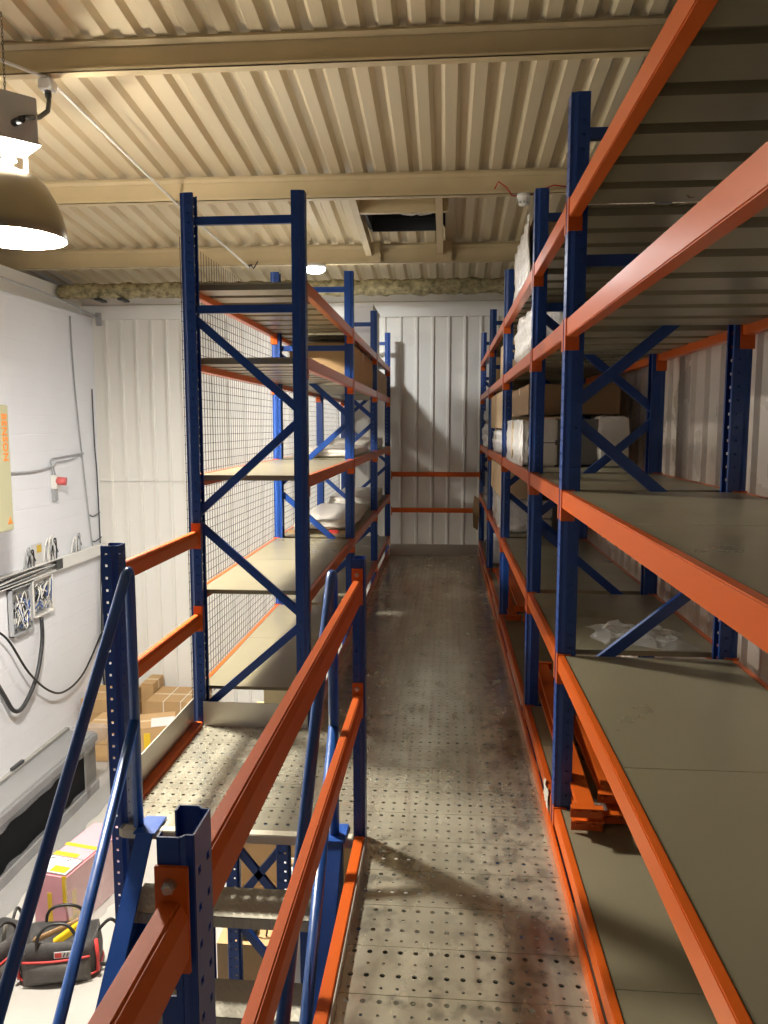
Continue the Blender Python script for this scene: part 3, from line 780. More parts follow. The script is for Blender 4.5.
# vertical cables near the corner
t = thing('wall_cables', (XLW, 10.3, 0), 'thin dark cables clipped up the left wall beside the end wall corner', 'cables')
wire('cable', [(XW + .012, 9.78, 3.0), (XW + .012, 9.82, 2.2), (XW + .012, 9.95, 1.2), (XW + .012, 10.1, .2), (XW + .012, 10.14, -.03)], .010, GREYP, t)
wire('cable', [(XW + .012, 10.32, 2.1), (XW + .012, 10.33, 1.35), (XW + .014, 10.36, 1.0), (XW + .012, 10.38, .3), (XW + .012, 10.38, -.03)], .008, DARK, t)
for z, y in ((.4, 10.1), (.05, 10.12)): wire('cable', [(XW + .012, y, z), (XW + .014, y + .1, z - .03), (XW + .03, y + .27, z + .01)], .007, DARK, t)
t = thing('drop_cable', (XLW, 10.3, -.2), 'dark bundle of cables dropping from the trunking to the boxes in the corner', 'cables')
for k in range(3):
    wire('cable', [(XW + .03 + .012 * k, 10.38, -.03 - .16), (XW + .03 + .012 * k, 10.34 + .01 * k, -.4), (XW + .03 + .01 * k, 10.30 - .02 * k, -1.0), (XW + .03, 10.32 - .03 * k, -1.6), (XW + .03, 10.30, -2.2)], .014, (BLACK, GREYP, DARK)[k], t)
t = thing('socket_outlet', (XLW, 9.25, .85), 'red and white industrial socket hanging on cables on the left wall', 'socket')
MB().box(XW, XW + .07, 9.12, 9.22, .83, 1.0).build('back_box', WHITEP, t, bevel=.008)
mb = MB(); mb.tube([(XW + .05, 9.17, .93), (XW + .16, 9.2, .92)], .05, 16); mb.build('socket_cover', REDP, t)
MB().box(XW, XW + .05, 9.13, 9.2, .68, .83).build('lower_box', GREYP, t, bevel=.006)
wire('cable', [(XW + .02, 9.14, 1.0), (XW + .02, 9.12, 1.18), (XW + .02, 9.3, 1.21), (XW + .02, 9.98, 1.24)], .009, GREYP, t)
wire('cable', [(XW + .02, 9.2, 1.0), (XW + .02, 9.2, 1.14), (XW + .02, 9.6, 1.17), (XW + .02, 9.98, 1.24)], .010, GREYP, t)
wire('cable', [(XW + .02, 7.8, 1.10), (XW + .02, 8.6, 1.07), (XW + .02, 9.1, 1.1), (XW + .02, 9.2, 1.13)], .013, GREYP, t)
# tensioned wire sloping along the wall top
tag(wire('sloping_cable', [(XW + .1, 7.4, 3.20), (XW + .1, 8.2, 3.17), (XW + .1, 9.2, 3.15), (XW + .12, 10.36, 3.06)], .011, GREYP), 'thin cable running high along the left wall to a bracket in the corner', 'cable')
t = thing('wall_bracket', (XW + .12, 10.37, 3.0), 'small grey bracket holding the high cable in the corner', 'bracket')
MB().box(XW + .09, XW + .15, 10.34, 10.40, 2.95, 3.12).build('plate', GREYP, t, bevel=.004)

# ------------------------------------------------------------------ cartons on the ground
def carton(name, c, size, rz, label, m=CARD, group=None, tapes=True, straps=0):
    """closed carton: body with lid flaps and a tape strip; c = centre of its base"""
    t = thing(name, c, label, 'cardboard box', group, rz)
    w, d, h = size; W = WORLD[t.name]
    def part(nm, mb, mm, **k):
        mb.v = [W @ p for p in mb.v]; return mb.build(nm, mm, t, **k)
    part('carton_body', MB().box(-w / 2, w / 2, -d / 2, d / 2, 0, h - .004), m, bevel=.004)
    part('lid_flap', MB().box(-w / 2, w / 2, -d / 2, -.002, h - .004, h), m)
    part('lid_flap', MB().box(-w / 2, w / 2, .002, d / 2, h - .004, h), m)
    if tapes:
        mb = MB(); mb.box(-w / 2 - .0015, w / 2 + .0015, -.025, .025, h, h + .0015); mb.box(w / 2, w / 2 + .0015, -.025, .025, h * .75, h); mb.box(-w / 2 - .0015, -w / 2, -.025, .025, h * .75, h)
        part('tape', mb, TAPE)
    for k in range(straps):
        x = -w / 2 + w * (k + 1) / (straps + 1)
        mb = MB(); mb.box(x - .006, x + .006, -d / 2 - .002, d / 2 + .002, h + .001, h + .003); mb.box(x - .006, x + .006, -d / 2 - .002, -d / 2, 0, h); mb.box(x - .006, x + .006, d / 2, d / 2 + .002, 0, h)
        part('strap', mb, STRAP)
    return t
GRP = 'cardboard boxes in the corner'
carton('cardboard_box', (-4.47, 9.80, G), (.62, .6, .19), 0, 'lower cardboard box of the two stacked against the left wall corner', group=GRP)
carton('cardboard_box', (-4.465, 9.79, G + .192), (.60, .58, .19), .03, 'upper cardboard box of the two stacked against the left wall corner', group=GRP)
carton('cardboard_box', (-4.035, 10.14, G), (.17, .4, .46), 0, 'tall narrow cardboard box standing behind the blue landing post', group=GRP)
carton('cardboard_box', (-3.58, 9.93, G), (.70, .6, .33), 0, 'wide cardboard box with two pale straps by the end wall', straps=2, group=GRP)
t = carton('cardboard_box', (-3.36, 8.42, G), (.50, .46, .56), .35, 'cardboard box turned at an angle with a white sheet on its lid', group=GRP)
W = WORLD[t.name]
mb = MB(); mb.box(-.02, .24, -.22, .05, .563, .567); mb.v = [W @ p for p in mb.v]; tag(mb.build('paper_sheet', PAPER, t), 'white sheet')
mb = MB(); mb.box(-.10, -.03, -.234, -.23, .22, .50); mb.v = [W @ p for p in mb.v]; tag(mb.build('yellow_sticker', YELLOW, t), 'yellow sticker')
carton('cardboard_box', (-4.02, 8.75, G), (.42, .5, .21), 0, 'lower small cardboard box left of the angled one', group=GRP)
carton('cardboard_box', (-4.02, 8.75, G + .212), (.42, .5, .20), 0, 'upper small cardboard box left of the angled one', group=GRP)
carton('cardboard_box', (-.92, 5.05, G), (.9, .7, .95), 0, 'big cardboard box under the landing, bottom of the stack behind the treads')
carton('cardboard_box', (-.92, 5.05, G + .952), (.86, .68, 1.0), .02, 'big cardboard box under the landing, top of the stack behind the treads')
carton('cream_box', (-1.0, 5.0, G + 1.96), (.34, .4, .40), 0, 'cream box peeping out under the lowest shelf of the left rack', m=CREAMB)
carton('cardboard_box', (-1.18, 4.42, G), (.34, .34, .86), .0, 'small cardboard box under the landing carrying a dark round object')
t = thing('plastic_roll', (-.92, 4.4, G), 'white roll leaning behind the stair treads under the landing', 'roll')
mb = MB(); mb.tube([(-.85, 4.42, G), (-.93, 4.44, -1.08)], .075, 24); mb.build('sheet_roll', WHITEP, t)
mb = MB(); mb.tube([(-.93, 4.44, -1.08), (-.931, 4.44, -1.06)], .03, 16); mb.build('core', CARD, t)
t = thing('work_helmet', (-1.20, 4.36, G + .862), 'small dark round object on a box glimpsed between the treads', 'helmet')
mb = MB(); mb.lathe([(.075, 0), (.077, .03), (.065, .06), (.03, .085), (.001, .09)], (-1.20, 4.36, G + .863), 24); mb.build('shell', DARK, t)
wire('strap_loop', [(-1.13, 4.33, G + .866), (-1.10, 4.32, G + .95), (-1.06, 4.33, G + .93), (-1.065, 4.33, G + .866)], .006, BLACK, t)

# pink wrapped box
t = thing('pink_box', (-2.97, 5.82, G), 'long pink foam-wrapped package with yellow tape lying on the ground floor', 'package', rz=math.radians(-11))
W = WORLD[t.name]
def wpart(nm, mb, mm, par=None, **k):
    mb.v = [W @ p for p in mb.v]; return mb.build(nm, mm, par or t, **k)
w, d, h = .31, .78, .50
wpart('package_body', MB().box(-w / 2, w / 2, -d / 2, d / 2, 0, h), PINK, bevel=.012)
for y in (-.12, .02): 
    mb = MB(); mb.box(-w / 2 - .003, w / 2 + .003, y - .02, y + .02, h, h + .003) if y > 0 else mb.box(-w / 2, -w / 2 + .22, y - .025, y + .025, h, h + .003)
    wpart('tape_strip', mb, YELLOW)
for x, z in ((-.02, .12), (.12, .3)):
    wpart('tape_strip', MB().box(x, x + .04, -d / 2 - .003, -d / 2, z - .05, z + .22 if z < .2 else .5), YELLOW)
for y, a, b in ((-.33, .05, .34), (-.08, .12, .42), (.2, .2, .46)): wpart('tape_strip', MB().box(w / 2, w / 2 + .003, y, y + .05, a, b), YELLOW)
wpart('tape_strip', MB().box(w / 2, w / 2 + .003, -.38, -.24, .10, .14), YELLOW)
o = wpart('document_label', MB().box(-.145, .145, -.38, -.16, h, h + .004), PAPER)
wpart('yellow_panel', MB().box(-.02, .12, -.36, -.28, h + .004, h + .006), YELLOW, o)
mb = MB()
for b in ((-.145, .145, -.38, -.375), (-.145, .145, -.165, -.16), (-.145, -.14, -.38, -.16), (.14, .145, -.38, -.16)): mb.box(b[0], b[1], b[2], b[3], h + .004, h + .0055)
wpart('label_border', mb, DARK, o)
mb = MB()
for (x, y) in ((-.11, -.34), (-.11, -.20), (.03, -.20)):
    mb.bar((x - .02, y, h + .005), (x + .02, y + .015, h + .005), .006, .002, (0, 0, 1)); mb.bar((x, y - .015, h + .005), (x + .01, y + .02, h + .005), .006, .002, (0, 0, 1))
wpart('label_marks', mb, DARK, o)
# loose film hanging over it
mb = MB(); nx, ny = 14, 10
for k in range(nx + 1):
    for j in range(ny + 1):
        u = -d / 2 - .03 + (d + .1) * k / nx; v_ = h * .98 * (1 - j / ny)
        mb.v.append(V((w / 2 + .012 + .02 * math.sin(k * 1.9 + j) * (j / ny) + .07 * (j / ny) ** 2, u, v_)))
for k in range(nx):
    for j in range(ny):
        a = k * (ny + 1) + j; mb.smooth.add(len(mb.f)); mb.f.append((a, a + 1, a + ny + 2, a + ny + 1))
tag(wpart('film_wrap', mb, CLEAR, fix=False), 'clear loose film')

# tool bags
def spl(pts, sub=6):
    P = [V(p) for p in pts]; out = []
    for i in range(len(P) - 1):
        p0, p1, p2, p3 = P[max(i - 1, 0)], P[i], P[i + 1], P[min(i + 2, len(P) - 1)]
        for k in range(sub):
            u = k / sub
            out.append(.5 * ((2 * p1) + (p2 - p0) * u + (2 * p0 - 5 * p1 + 4 * p2 - p3) * u * u + (3 * p1 - p0 - 3 * p2 + p3) * u ** 3))
    return out + [P[-1]]
def tool_bag(c, rz, s, label, tool):
    t = thing('tool_bag', c, label, 'tool bag', None, rz); W = WORLD[t.name]
    def part(nm, mb, mm, par=None, **k):
        mb.v = [W @ (p * s) for p in mb.v]; return mb.build(nm, mm, par or t, **k)
    L_, D_, H_ = .46, .26, .26
    # open-topped body: outer skin flares, inner skin returns down
    mb = MB(); n = 36; rings = []
    def ring(l, d, z, wob=0):
        i = len(mb.v)
        for j in range(n):
            a = 2 * math.pi * j / n; ca, sa = math.cos(a), math.sin(a); e = .45
            x = l / 2 * math.copysign(abs(ca) ** e, ca); y = d / 2 * math.copysign(abs(sa) ** e, sa)
            mb.v.append(V((x, y, z + wob * math.sin(3 * a + 1))))
        rings.append(i)
    for l, d, z, wb in ((L_ * .9, D_ * .9, 0, 0), (L_ * 1.02, D_ * 1.02, .03, 0), (L_ * 1.04, D_ * 1.08, .12, .004), (L_, D_ * 1.0, .2, .01), (L_ * .98, D_ * .92, H_, .015), (L_ * .94, D_ * .84, H_ - .003, .015), (L_ * .92, D_ * .8, .12, 0)): ring(l, d, z, wb)
    for a, b in zip(rings, rings[1:]):
        for j in range(n): mb.smooth.add(len(mb.f)); mb.f.append((a + j, a + (j + 1) % n, b + (j + 1) % n, b + j))
    mb.f.append(tuple(rings[0] + j for j in reversed(range(n)))); mb.f.append(tuple(rings[-1] + j for j in range(n)))
    body = part('bag_body', mb, BAGF, fix=True)
    # front pocket and red piping
    mb = MB(); m_ = 12
    for k in range(m_ + 1):
        x = -.20 + .40 * k / m_; bul = .035 * math.sin(math.pi * k / m_)
        for z, o_ in ((.015, .0), (.06, 1.0), (.12, 1.0), (.17, .55)): mb.v.append(V((x, -D_ * .52 - bul * o_ - .004, z)))
    for k in range(m_):
        for j in range(3): mb.smooth.add(len(mb.f)); mb.f.append((k * 4 + j, k * 4 + j + 1, k * 4 + j + 5, k * 4 + j + 4))
    pk = part('front_pocket', mb, BAGG, fix=False); md = pk.modifiers.new('thick', 'SOLIDIFY'); md.thickness = .006
    def loop(l, d, z): 
        return [V((l / 2 * math.copysign(abs(math.cos(a)) ** .45, math.cos(a)), d / 2 * math.copysign(abs(math.sin(a)) ** .45, math.sin(a)), z)) for a in [2 * math.pi * j / 36 for j in range(37)]]
    mb = MB(); mb.tube(loop(L_ * 1.03, D_ * 1.04, .035), .008, 8, False); mb.tube([V((x, -D_ * .53 - .035 * math.sin(math.pi * (x + .2) / .4) * .55 - .006, .172)) for x in [-.2 + .4 * k / 12 for k in range(13)]], .007, 8)
    part('red_piping', mb, RED)
    mb = MB(); mb.tube([V((-.235, -.10, .04)), V((-.24, -.11, .14)), V((-.23, -.10, .25))], .012, 8); mb.tube([V((.235, -.10, .04)), V((.24, -.11, .14)), V((.23, -.10, .25))], .012, 8)
    part('red_binding', mb, RED)
    for sy in (-1, 1):
        mb = MB(); mb.tube(spl([V((-.12, sy * .115, .20)), V((-.11, sy * .12, .31)), V((-.05, sy * .10, .37)), V((.05, sy * .10, .37)), V((.11, sy * .12, .31)), V((.12, sy * .115, .20))]), .010, 8)
        part('handle', mb, BLACK)
    mb = MB(); pts = [V((.22, 0, .24)), V((.30, .02, .30)), V((.36, .03, .20)), V((.33, .0, .08)), V((.28, -.03, .03)), V((.235, -.05, .05))]
    mb.tube(spl(pts), .011, 8); part('shoulder_strap', mb, BLACK)
    if tool:
        mb = MB(); mb.bar((-.04, -.02, .20), (.16, .05, .30), .05, .04, (0, 1, 0)); part('tool_grip', mb, YELLOW, bevel=.006)
        mb = MB(); mb.bar((-.18, .04, .19), (.10, .06, .285), .03, .03); part('hammer_handle', mb, CARDD, bevel=.006)
        mb = MB(); mb.box(-.01, .11, -D_ * .5 - .024, -D_ * .5 - .02, .185, .225); lg = part('badge', mb, PAPER)
        mb = MB(); mb.box(-.005, .035, -D_ * .5 - .0265, -D_ * .5 - .0245, .19, .22); part('badge_patch', mb, RED, lg)
        mb = MB()
        for q in range(3): mb.bar((.045 + q * .02, -D_ * .5 - .0255, .192), (.055 + q * .02, -D_ * .5 - .0255, .218), .002, .007)
        part('badge_marks', mb, DARK, lg)
    else:
        for q in range(5):
            mb = MB(); mb.tube([V((-.15 + q * .07, .0, .16)), V((-.16 + q * .075, -.02 + .02 * (q % 2), .29))], .014, 8); part('tool', mb, (BOLT, WHITEP, GREYP, CREAMB, BOLT)[q])
    return t
tool_bag((-2.76, 5.06, G), math.radians(14), 1.14, 'black tool bag with red edging and a yellow tool in front of the pink package', True)
tool_bag((-3.25, 4.96, G), math.radians(80), 1.05, 'black and red tool bag full of tools at the left edge of the picture', False)

# sheeted cabinet with dark glass along the left wall
t = thing('glass_cabinet', (-3.95, 6.2, G), 'grey cabinet with dark glass front under plastic sheeting along the left wall', 'cabinet')
y0, y1 = 4.6, 7.85; xb, xf = -4.10, -3.79; zt = -1.70
MB().box(xb, xf, y0, y1, G, zt).build('carcass', GREYB, t, bevel=.006)
MB().box(xf, xf + .012, y0 + .06, y1 - .3, G + .10, zt - .10).build('glass_panel', GLASSD, t)
mb = MB()
mb.box(xf, xf + .03, y0, y1, zt - .10, zt - .02); mb.box(xf, xf + .03, y0, y1, G, G + .10); mb.box(xf, xf + .03, y1 - .3, y1 - .22, G, zt - .05)
mb.build('frame_rail', GREYB, t, bevel=.004)
MB().box(xb - .02, xb + .03, y0, y1, zt, zt + .035).build('top_rail', GREYB, t, bevel=.004)
MB().box(xb - .01, xb + .02, 6.75, 6.95, zt + .035, zt + .065).build('dark_catch', DARK, t)
mb = MB(); prof = [(xb + .03, zt + .012), (xb + .15, zt + .006), (xf, zt + .008), (xf + .035, zt - .03), (xf + .045, zt - .13), (xf + .06, G + .19), (xf + .12, G + .02), (xf + .27, G + .008)]
nk = 60
for k in range(nk + 1):
    y = y0 + (y1 - y0 + .16) * k / nk
    for j, (x, z) in enumerate(prof): 
        dx_ = .012 * math.sin(k * .9 + j * 1.3) * (j > 3) * (1 + .8 * math.sin(k * .33)); mb.v.append(V((x + dx_ + .004 * (j > 2), y, z + (.004 * math.sin(k * 1.7) if 0 < j < 3 else 0) - (.0 if k < nk - 1 else .02))))
np_ = len(prof)
for k in range(nk):
    for j in (0, 1, 2, 3, 5, 6): mb.smooth.add(len(mb.f)); mb.f.append((k * np_ + j, k * np_ + j + 1, (k + 1) * np_ + j + 1, (k + 1) * np_ + j))
# end skirt
e0 = len(mb.v)
for (x, z) in prof[1:-1]: mb.v.append(V((x + .02, y1 + .20 + .35 * max(0, zt - z), z)))
for j in range(len(prof) - 3): mb.smooth.add(len(mb.f)); mb.f.append((nk * np_ + j + 1, nk * np_ + j + 2, e0 + j + 1, e0 + j))
tag(mb.build('plastic_sheet', HAZE, t, fix=False), 'hazy plastic sheet')

# ------------------------------------------------------------------ goods on the racks
def lumpy(mb, x0, x1, y0, y1, z0, z1, amp, seed, n=10, sq=.35):
    """soft package: a box of subdivided faces, pushed about"""
    rn = random.Random(seed); ph = [rn.uniform(0, 6) for _ in range(6)]
    bm = bmesh.new(); bmesh.ops.create_cube(bm, size=1.0)
    bmesh.ops.subdivide_edges(bm, edges=bm.edges, cuts=n, use_grid_fill=True)
    c = V(((x0 + x1) / 2, (y0 + y1) / 2, (z0 + z1) / 2)); s = V((x1 - x0, y1 - y0, z1 - z0))
    i = len(mb.v); bm.verts.index_update()
    for v in bm.verts:
        p = v.co.copy(); sph = p.normalized() * .62
        q = p.lerp(V((max(-.5, min(.5, sph.x)), max(-.5, min(.5, sph.y)), max(-.5, min(.5, sph.z)))), sq)
        wv = amp * (math.sin(q.x * 17 + ph[0] + q.y * 9) + math.sin(q.y * 23 + ph[1] + q.z * 11) + math.sin(q.z * 19 + ph[2] + q.x * 7)) / 3
        w = c + V((q.x * s.x, q.y * s.y, q.z * s.z)) + p.normalized() * wv
        w.z = max(w.z, z0); mb.v.append(w)
    for f in bm.faces: mb.smooth.add(len(mb.f)); mb.f.append(tuple(i + v.index for v in f.verts))
    bm.free(); return mb
def wrapped(name, box, label, cat, m=WRAP, amp=.02, seed=1, band=True, group=None, sq=.35):
    t = thing(name, ((box[0] + box[1]) / 2, (box[2] + box[3]) / 2, box[4]), label, cat, group)
    lumpy(MB(), *box, amp, seed, sq=sq).build('wrapped_body', m, t, weld=True)
    if band:
        mb = MB(); y = (box[2] + box[3]) / 2
        mb.box(box[0] - .004, box[1] + .004, y - .025, y + .025, box[5] - .004, box[5] + .006); mb.box(box[0] - .006, box[0] + .002, y - .025, y + .025, box[4] + .03, box[5] + .006)
        mb.build('tape_band', TAPE, t)
    return t
def rcarton(box, label, m=CARD, straps=0, group=None, tapes=True):
    x0, x1, y0, y1, z0, z1 = box
    return carton('cardboard_box', ((x0 + x1) / 2, (y0 + y1) / 2, z0), (x1 - x0, y1 - y0, z1 - z0), 0, label, m, group, tapes, straps)
S5, S4, S3, S2, S1 = [z + .0005 for z in LV_R]
GR = 'boxes and packages on the right rack'
# top level
rcarton((.53, .95, 5.05, 5.95, S1, S1 + .46), 'tall cardboard box on the top shelf of the right rack', group=GR, m=CARDD)
t = thing('plastic_cover', (.52, 5.5, S1), 'white plastic sheet hanging over the tall box on the top right shelf', 'plastic sheet')
mb = MB()
for k in range(17):
    y = 5.0 + .98 * k / 16
    for j in range(9):
        z = S1 + .48 * (1 - j / 8) - .05 * (k / 16) * (1 - j / 8); mb.v.append(V((.505 - .012 * math.sin(k * 1.7 + j * .8) - .01 * (j / 8), y, z)))
for k in range(16):
    for j in range(8): mb.smooth.add(len(mb.f)); mb.f.append((k * 9 + j, k * 9 + j + 1, k * 9 + j + 10, k * 9 + j + 9))
o = mb.build('sheet', WRAP, t, fix=False); md = o.modifiers.new('thick', 'SOLIDIFY'); md.thickness = .003
# second level
wrapped('wrapped_bundle', (.50, .95, 4.75, 5.95, S2, S2 + .33), 'large bubble-wrapped bundle on the second shelf down of the right rack', 'package', WRAP, .035, 4, False, GR)
rcarton((.48, .95, 6.35, 7.15, S2, S2 + .30), 'pale cardboard box beyond the bubble-wrapped bundle on the right rack', CARDL, group=GR)
rcarton((.50, .95, 8.5, 9.15, S2, S2 + .22), 'lower small cardboard box near the far end of the second shelf down', CARD, group=GR)
rcarton((.50, .95, 8.5, 9.15, S2 + .225, S2 + .34), 'flat open carton on top of the small far cardboard box', CARDL, group=GR)
# third level
t = thing('padded_board', (.8, 5.3, S3), 'grey board package with white foam end pads on the middle right shelf', 'package', GR)
MB().box(.545, 1.06, 4.74, 5.95, S3 + .012, S3 + .285).build('board', GREYB, t, bevel=.005)
for z0_, z1_ in ((.002, .142), (.148, .292)): MB().box(.53, .66, 4.70, 4.80, S3 + z0_, S3 + z1_).build('foam_pad', WRAPB, t, bevel=.012)
lumpy(MB(), .90, 1.08, 4.68, 4.95, S3, S3 + .30, .006, 3).build('foam_end', WRAPB, t, weld=True)
wrapped('wrapped_bundle', (.445, .495, 4.75, 5.85, S3, S3 + .28), 'white wrapped slab standing at the front edge of the middle right shelf', 'package', WRAP, .012, 9, True, GR, .15)
rcarton((.50, 1.05, 4.85, 6.05, S3 + .315, S3 + .50), 'long dark cardboard box lying on the grey padded board', CARDD, group=GR)
wrapped('wrapped_bundle', (.45, .98, 6.4, 7.9, S3, S3 + .21), 'white wrapped package under the pale cardboard box on the middle right shelf', 'package', WRAP, .02, 5, True, GR)
rcarton((.45, 1.0, 6.32, 7.95, S3 + .225, S3 + .53), 'pale cardboard box on the white wrapped package of the middle right shelf', CARDL, group=GR)
wrapped('film_bundle', (.45, .95, 8.45, 9.9, S3, S3 + .26), 'film-wrapped bundle at the far end of the middle right shelf', 'package', WRAP, .03, 8, False, GR)
wrapped('film_bundle', (.46, .95, 8.5, 9.9, S3 + .31, S3 + .42), 'flat grey package on the film-wrapped bundle at the far end', 'package', GREYP, .01, 18, False, GR, .15)
# fourth level
wrapped('wrapped_bundle', (.46, .70, 6.45, 7.7, S4, S4 + .28), 'white wrapped package on the fourth shelf down of the right rack', 'package', WRAP, .012, 6, True, GR, .15)
rcarton((.45, .78, 6.38, 7.8, S4 + .29, S4 + .56), 'brown cardboard box on top of the white package on the fourth shelf', CARDL, group=GR)
t = thing('padded_board', (.8, 7.0, S4), 'grey board package with pale foam blocks further back on the fourth shelf', 'package', GR)
MB().box(.82, 1.05, 6.4, 7.9, S4 + .012, S4 + .27).build('board', GREYB, t, bevel=.005)
for z0_, z1_ in ((.002, .13), (.14, .28)): MB().box(.73, .86, 6.32, 6.42, S4 + z0_, S4 + z1_).build('foam_pad', WRAPB, t, bevel=.012)
rcarton((.62, .98, 8.5, 9.8, S4, S4 + .24), 'cardboard box at the far end of the fourth right shelf', CARDD, group=GR)
# lowest level
wrapped('wrapped_bundle', (.50, 1.0, 8.45, 9.6, S5, S5 + .40), 'white wrapped package at the far end of the lowest right shelf', 'package', WRAP, .01, 11, False, GR, .15)
t = thing('hanging_card', (.40, 9.9, .35), 'torn brown card hanging by the far end of the right rack', 'cardboard')
mb = MB(); mb.prism([(.36, .28), (.42, .24), (.436, .40), (.43, .66), (.37, .70), (.352, .5)], 'y', 10.14, 10.15); mb.build('card', CARDD, t)
t = thing('crumpled_film', (.47, 9.4, .75), 'crumpled clear film at the far front corner of the fourth right shelf', 'plastic film', GR)
lumpy(MB(), .445, .60, 8.35, 8.48 + .9, S4, S4 + .18, .03, 21).build('film', CLEAR, t, weld=True)

# loose beams on the lowest shelf
def loose_beam(p, q, roll, label, group):
    p, q = V(p), V(q); d = q - p; ln = d.length; d.normalize()
    sd = V((0, 0, 1)).cross(d).normalized(); up = d.cross(sd)
    R_ = Matrix((sd, d, up)).transposed().to_4x4() @ Matrix.Rotation(roll, 4, 'Y'); Mw = Matrix.Translation(p) @ R_
    t = bpy.data.objects.new('loose_beam', None); COL.objects.link(t); t.matrix_basis = Mw; WORLD[t.name] = Mw
    tag(t, label, 'steel beam', group)
    mb = MB(); mb.prism([(-.02, -.033), (.02, -.033), (.02, .008), (.004, .008), (.004, .033), (-.02, .033)], 'y', 0, ln)
    mb.v = [Mw @ v for v in mb.v]; b_ = build_in(mb, 'beam', ORANGE, t, bevel=.002)
    for yy in (-.004, ln + .001):
        mb = MB(); mb.box(-.026, .024, yy, yy + .004, -.058, .058); mb.box(-.026, -.022, yy - .03, yy + .004, -.058, .058)
        for zz in (-.03, .03): mb.box(-.006, .006, yy - .010, yy, zz - .012, zz + .012)
        mb.v = [Mw @ v for v in mb.v]; build_in(mb, 'end_connector', ORANGE, t)
    return t
def build_in(mb, name, m, parent, **kw):
    """mesh given in world coordinates placed under a turned parent"""
    inv = WORLD[parent.name].inverted(); mb.v = [inv @ v for v in mb.v]
    me = mb.mesh(name, m, **kw); o = bpy.data.objects.new(name, me); COL.objects.link(o); o.parent = parent; WORLD[o.name] = WORLD[parent.name].copy(); return o
GB = 'loose orange beams on the lowest right shelf'
zb = S5
for (p, q, r, lab) in (
    ((0.535, 2.800, zb + 0.032), (0.555, 4.400, zb + 0.038), 1.5708, 'loose orange beam at the bottom of the near heap, closest to the walkway'),
    ((0.528, 2.780, zb + 0.092), (0.575, 4.520, zb + 0.098), 1.5708, 'loose orange beam on top of the near heap, closest to the walkway'),
    ((0.660, 2.860, zb + 0.032), (0.655, 4.420, zb + 0.038), 1.5708, 'loose orange beam at the bottom of the near heap, second from the walkway'),
    ((0.650, 2.900, zb + 0.092), (0.700, 4.500, zb + 0.098), 1.5708, 'loose orange beam on top of the near heap, second from the walkway'),
    ((0.785, 2.920, zb + 0.032), (0.785, 4.440, zb + 0.038), 1.5708, 'loose orange beam at the bottom of the near heap, third from the walkway'),
    ((0.780, 2.980, zb + 0.092), (0.820, 4.520, zb + 0.098), 1.5708, 'loose orange beam on top of the near heap, nearest the right wall'),
    ((0.530, 5.950, zb + 0.032), (0.540, 7.900, zb + 0.038), 1.5708, 'loose orange beam of the far heap, closest to the walkway'),
    ((0.660, 5.930, zb + 0.032), (0.650, 7.900, zb + 0.038), 1.5708, 'loose orange beam in the middle of the far heap'),
    ((0.790, 5.960, zb + 0.032), (0.770, 7.900, zb + 0.038), 1.5708, 'loose orange beam of the far heap, nearest the right wall'),
    ((0.600, 6.000, zb + 0.092), (0.600, 7.850, zb + 0.098), 1.5708, 'loose orange beam lying on top of the far heap'),
    ):
    loose_beam(p, q, r, lab, GB)

# crumpled clear bag on the fourth shelf, near bay
t = thing('plastic_bag', (.80, 3.2, S4), 'crumpled clear plastic bag lying on the fourth shelf beside the blue brace', 'plastic bag')
mb = MB(); nx, ny = 26, 12; rn = random.Random(5)
for k in range(nx + 1):
    for j in range(ny + 1):
        u, v_ = k / nx, j / ny; ed = min(u, 1 - u, v_, 1 - v_)
        mb.v.append(V((.63 + .36 * u + .02 * math.sin(v_ * 9 + 1), 3.12 + .30 * v_ + .03 * math.sin(u * 7) - .05 * u, S4 + .003 + min(1, ed * 6) * (.022 + .018 * math.sin(u * 21 + v_ * 7) * math.sin(v_ * 13 + u * 5) + .008 * rn.random()))))
for k in range(nx):
    for j in range(ny): mb.f.append((k * (ny + 1) + j, k * (ny + 1) + j + 1, (k + 1) * (ny + 1) + j + 1, (k + 1) * (ny + 1) + j))
mb.build('film', CLEAR, t, fix=False)
t = thing('film_scrap', (.45, 3.1, .09), 'scrap of pale film caught on the lowest beam beside the blue upright', 'plastic film')
mb = MB(); 
for k in range(9):
    for j in range(5): mb.v.append(V((.434 - .004 * math.sin(k * 2 + j), 3.10 + .16 * k / 8 + .01 * math.sin(j * 3), .095 - .10 * j / 4 + .012 * math.sin(k * 1.5))))
for k in range(8):
    for j in range(4): mb.smooth.add(len(mb.f)); mb.f.append((k * 5 + j, k * 5 + j + 1, k * 5 + j + 6, k * 5 + j + 5))
mb.build('film', WRAPB, t, fix=False)

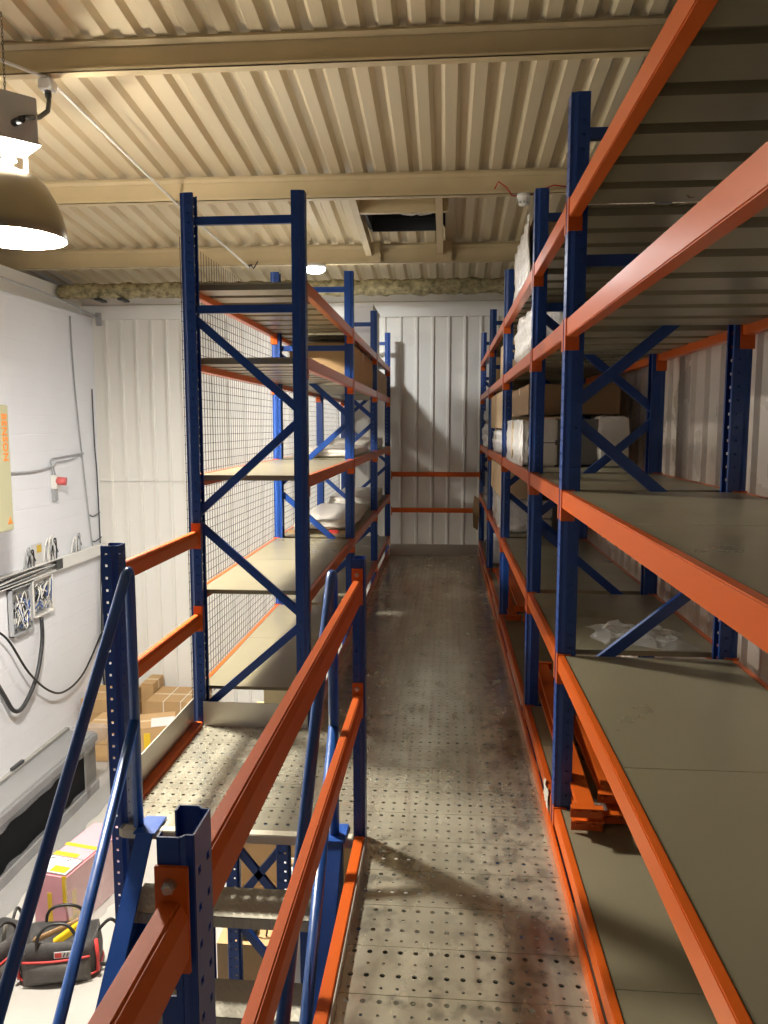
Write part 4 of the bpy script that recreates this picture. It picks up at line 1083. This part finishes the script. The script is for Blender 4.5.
# left rack goods
T5, T4, T3, T2, T1 = [z + .0005 for z in LV_L]
GL = 'boxes and packages on the left rack'
carton('cardboard_box', (-1.02, 7.2, T2), (.50, 1.85, .30), 0, 'long cardboard box with white tape near the top of the left rack', CARD, GL, True, 0)
t = bpy.data.objects['cardboard_box'] if False else None
rcarton((-1.25, -.76, 8.4, 9.9, T2, T2 + .26), 'cardboard box behind the long one near the top of the left rack', CARD, group=GL)
t = thing('white_box', (-1.0, 9.0, T1), 'bright white box on the top shelf of the left rack near the end wall', 'box', GL)
MB().box(-1.04, -.80, 8.5, 9.3, T1, T1 + .52).build('box_body', FLASH, t, bevel=.006)
MB().box(-1.045, -.795, 8.495, 9.305, T1 + .52, T1 + .55).build('lid', FLASH, t, bevel=.004)
t = wrapped('wrapped_mattress', (-1.30, -.80, 6.45, 8.05, T4 + .02, T4 + .10), 'flat white wrapped pad on the fourth shelf down of the left rack', 'package', WRAPB, .012, 31, False, GL)
tag(MB().box(-1.33, -.79, 6.42, 6.46, T4, T4 + .022).build('edge_strip', CARDD, t), 'brown edge strip')
tag(MB().box(-.98, -.90, 6.412, 6.42, T4 + .0, T4 + .03).build('red_label', RED, t), 'red label')
wrapped('wrapped_mattress', (-1.30, -.80, 6.5, 8.0, T3, T3 + .07), 'thin white wrapped pad on the middle shelf of the left rack', 'package', WRAPB, .01, 33, False, GL, .2)
wrapped('wrapped_mattress', (-1.30, -.80, 8.45, 9.9, T3, T3 + .12), 'white wrapped pad at the far end of the middle left shelf', 'package', WRAPB, .012, 35, False, GL, .2)
wrapped('wrapped_mattress', (-1.30, -.80, 8.45, 9.9, T4, T4 + .12), 'white wrapped pad at the far end of the fourth left shelf', 'package', WRAPB, .012, 37, False, GL, .2)

# ------------------------------------------------------------------ world, camera, colour
w = bpy.data.worlds.new('World'); S.world = w; w.use_nodes = True
bg = w.node_tree.nodes['Background']; bg.inputs[0].default_value = (.85, .88, 1.0, 1); bg.inputs[1].default_value = .095
f = 775.0; cx, cy, VX, VY = 384, 512, 446.5, 426.0
th = math.atan((cy - VY) / f); ps = math.atan((VX - cx) * math.cos(th) / f)
F = V((-math.sin(ps) * math.cos(th), math.cos(ps) * math.cos(th), -math.sin(th))); R = V((math.cos(ps), math.sin(ps), 0)); U = R.cross(F)
cam = bpy.data.cameras.new('Camera'); co = bpy.data.objects.new('Camera', cam); COL.objects.link(co)
Mc = Matrix((R, U, -F)).transposed().to_4x4(); Mc.translation = V((0, 0, 1.6)); co.matrix_world = Mc
cam.sensor_fit = 'VERTICAL'; cam.sensor_height = 32.0; cam.lens = 32.0 * f / 1024; cam.clip_start = .02
S.camera = co
S.view_settings.view_transform = 'Standard'; S.view_settings.look = 'None'; S.view_settings.gamma = 1; S.view_settings.use_curve_mapping = False
S.view_settings.exposure = 0.0
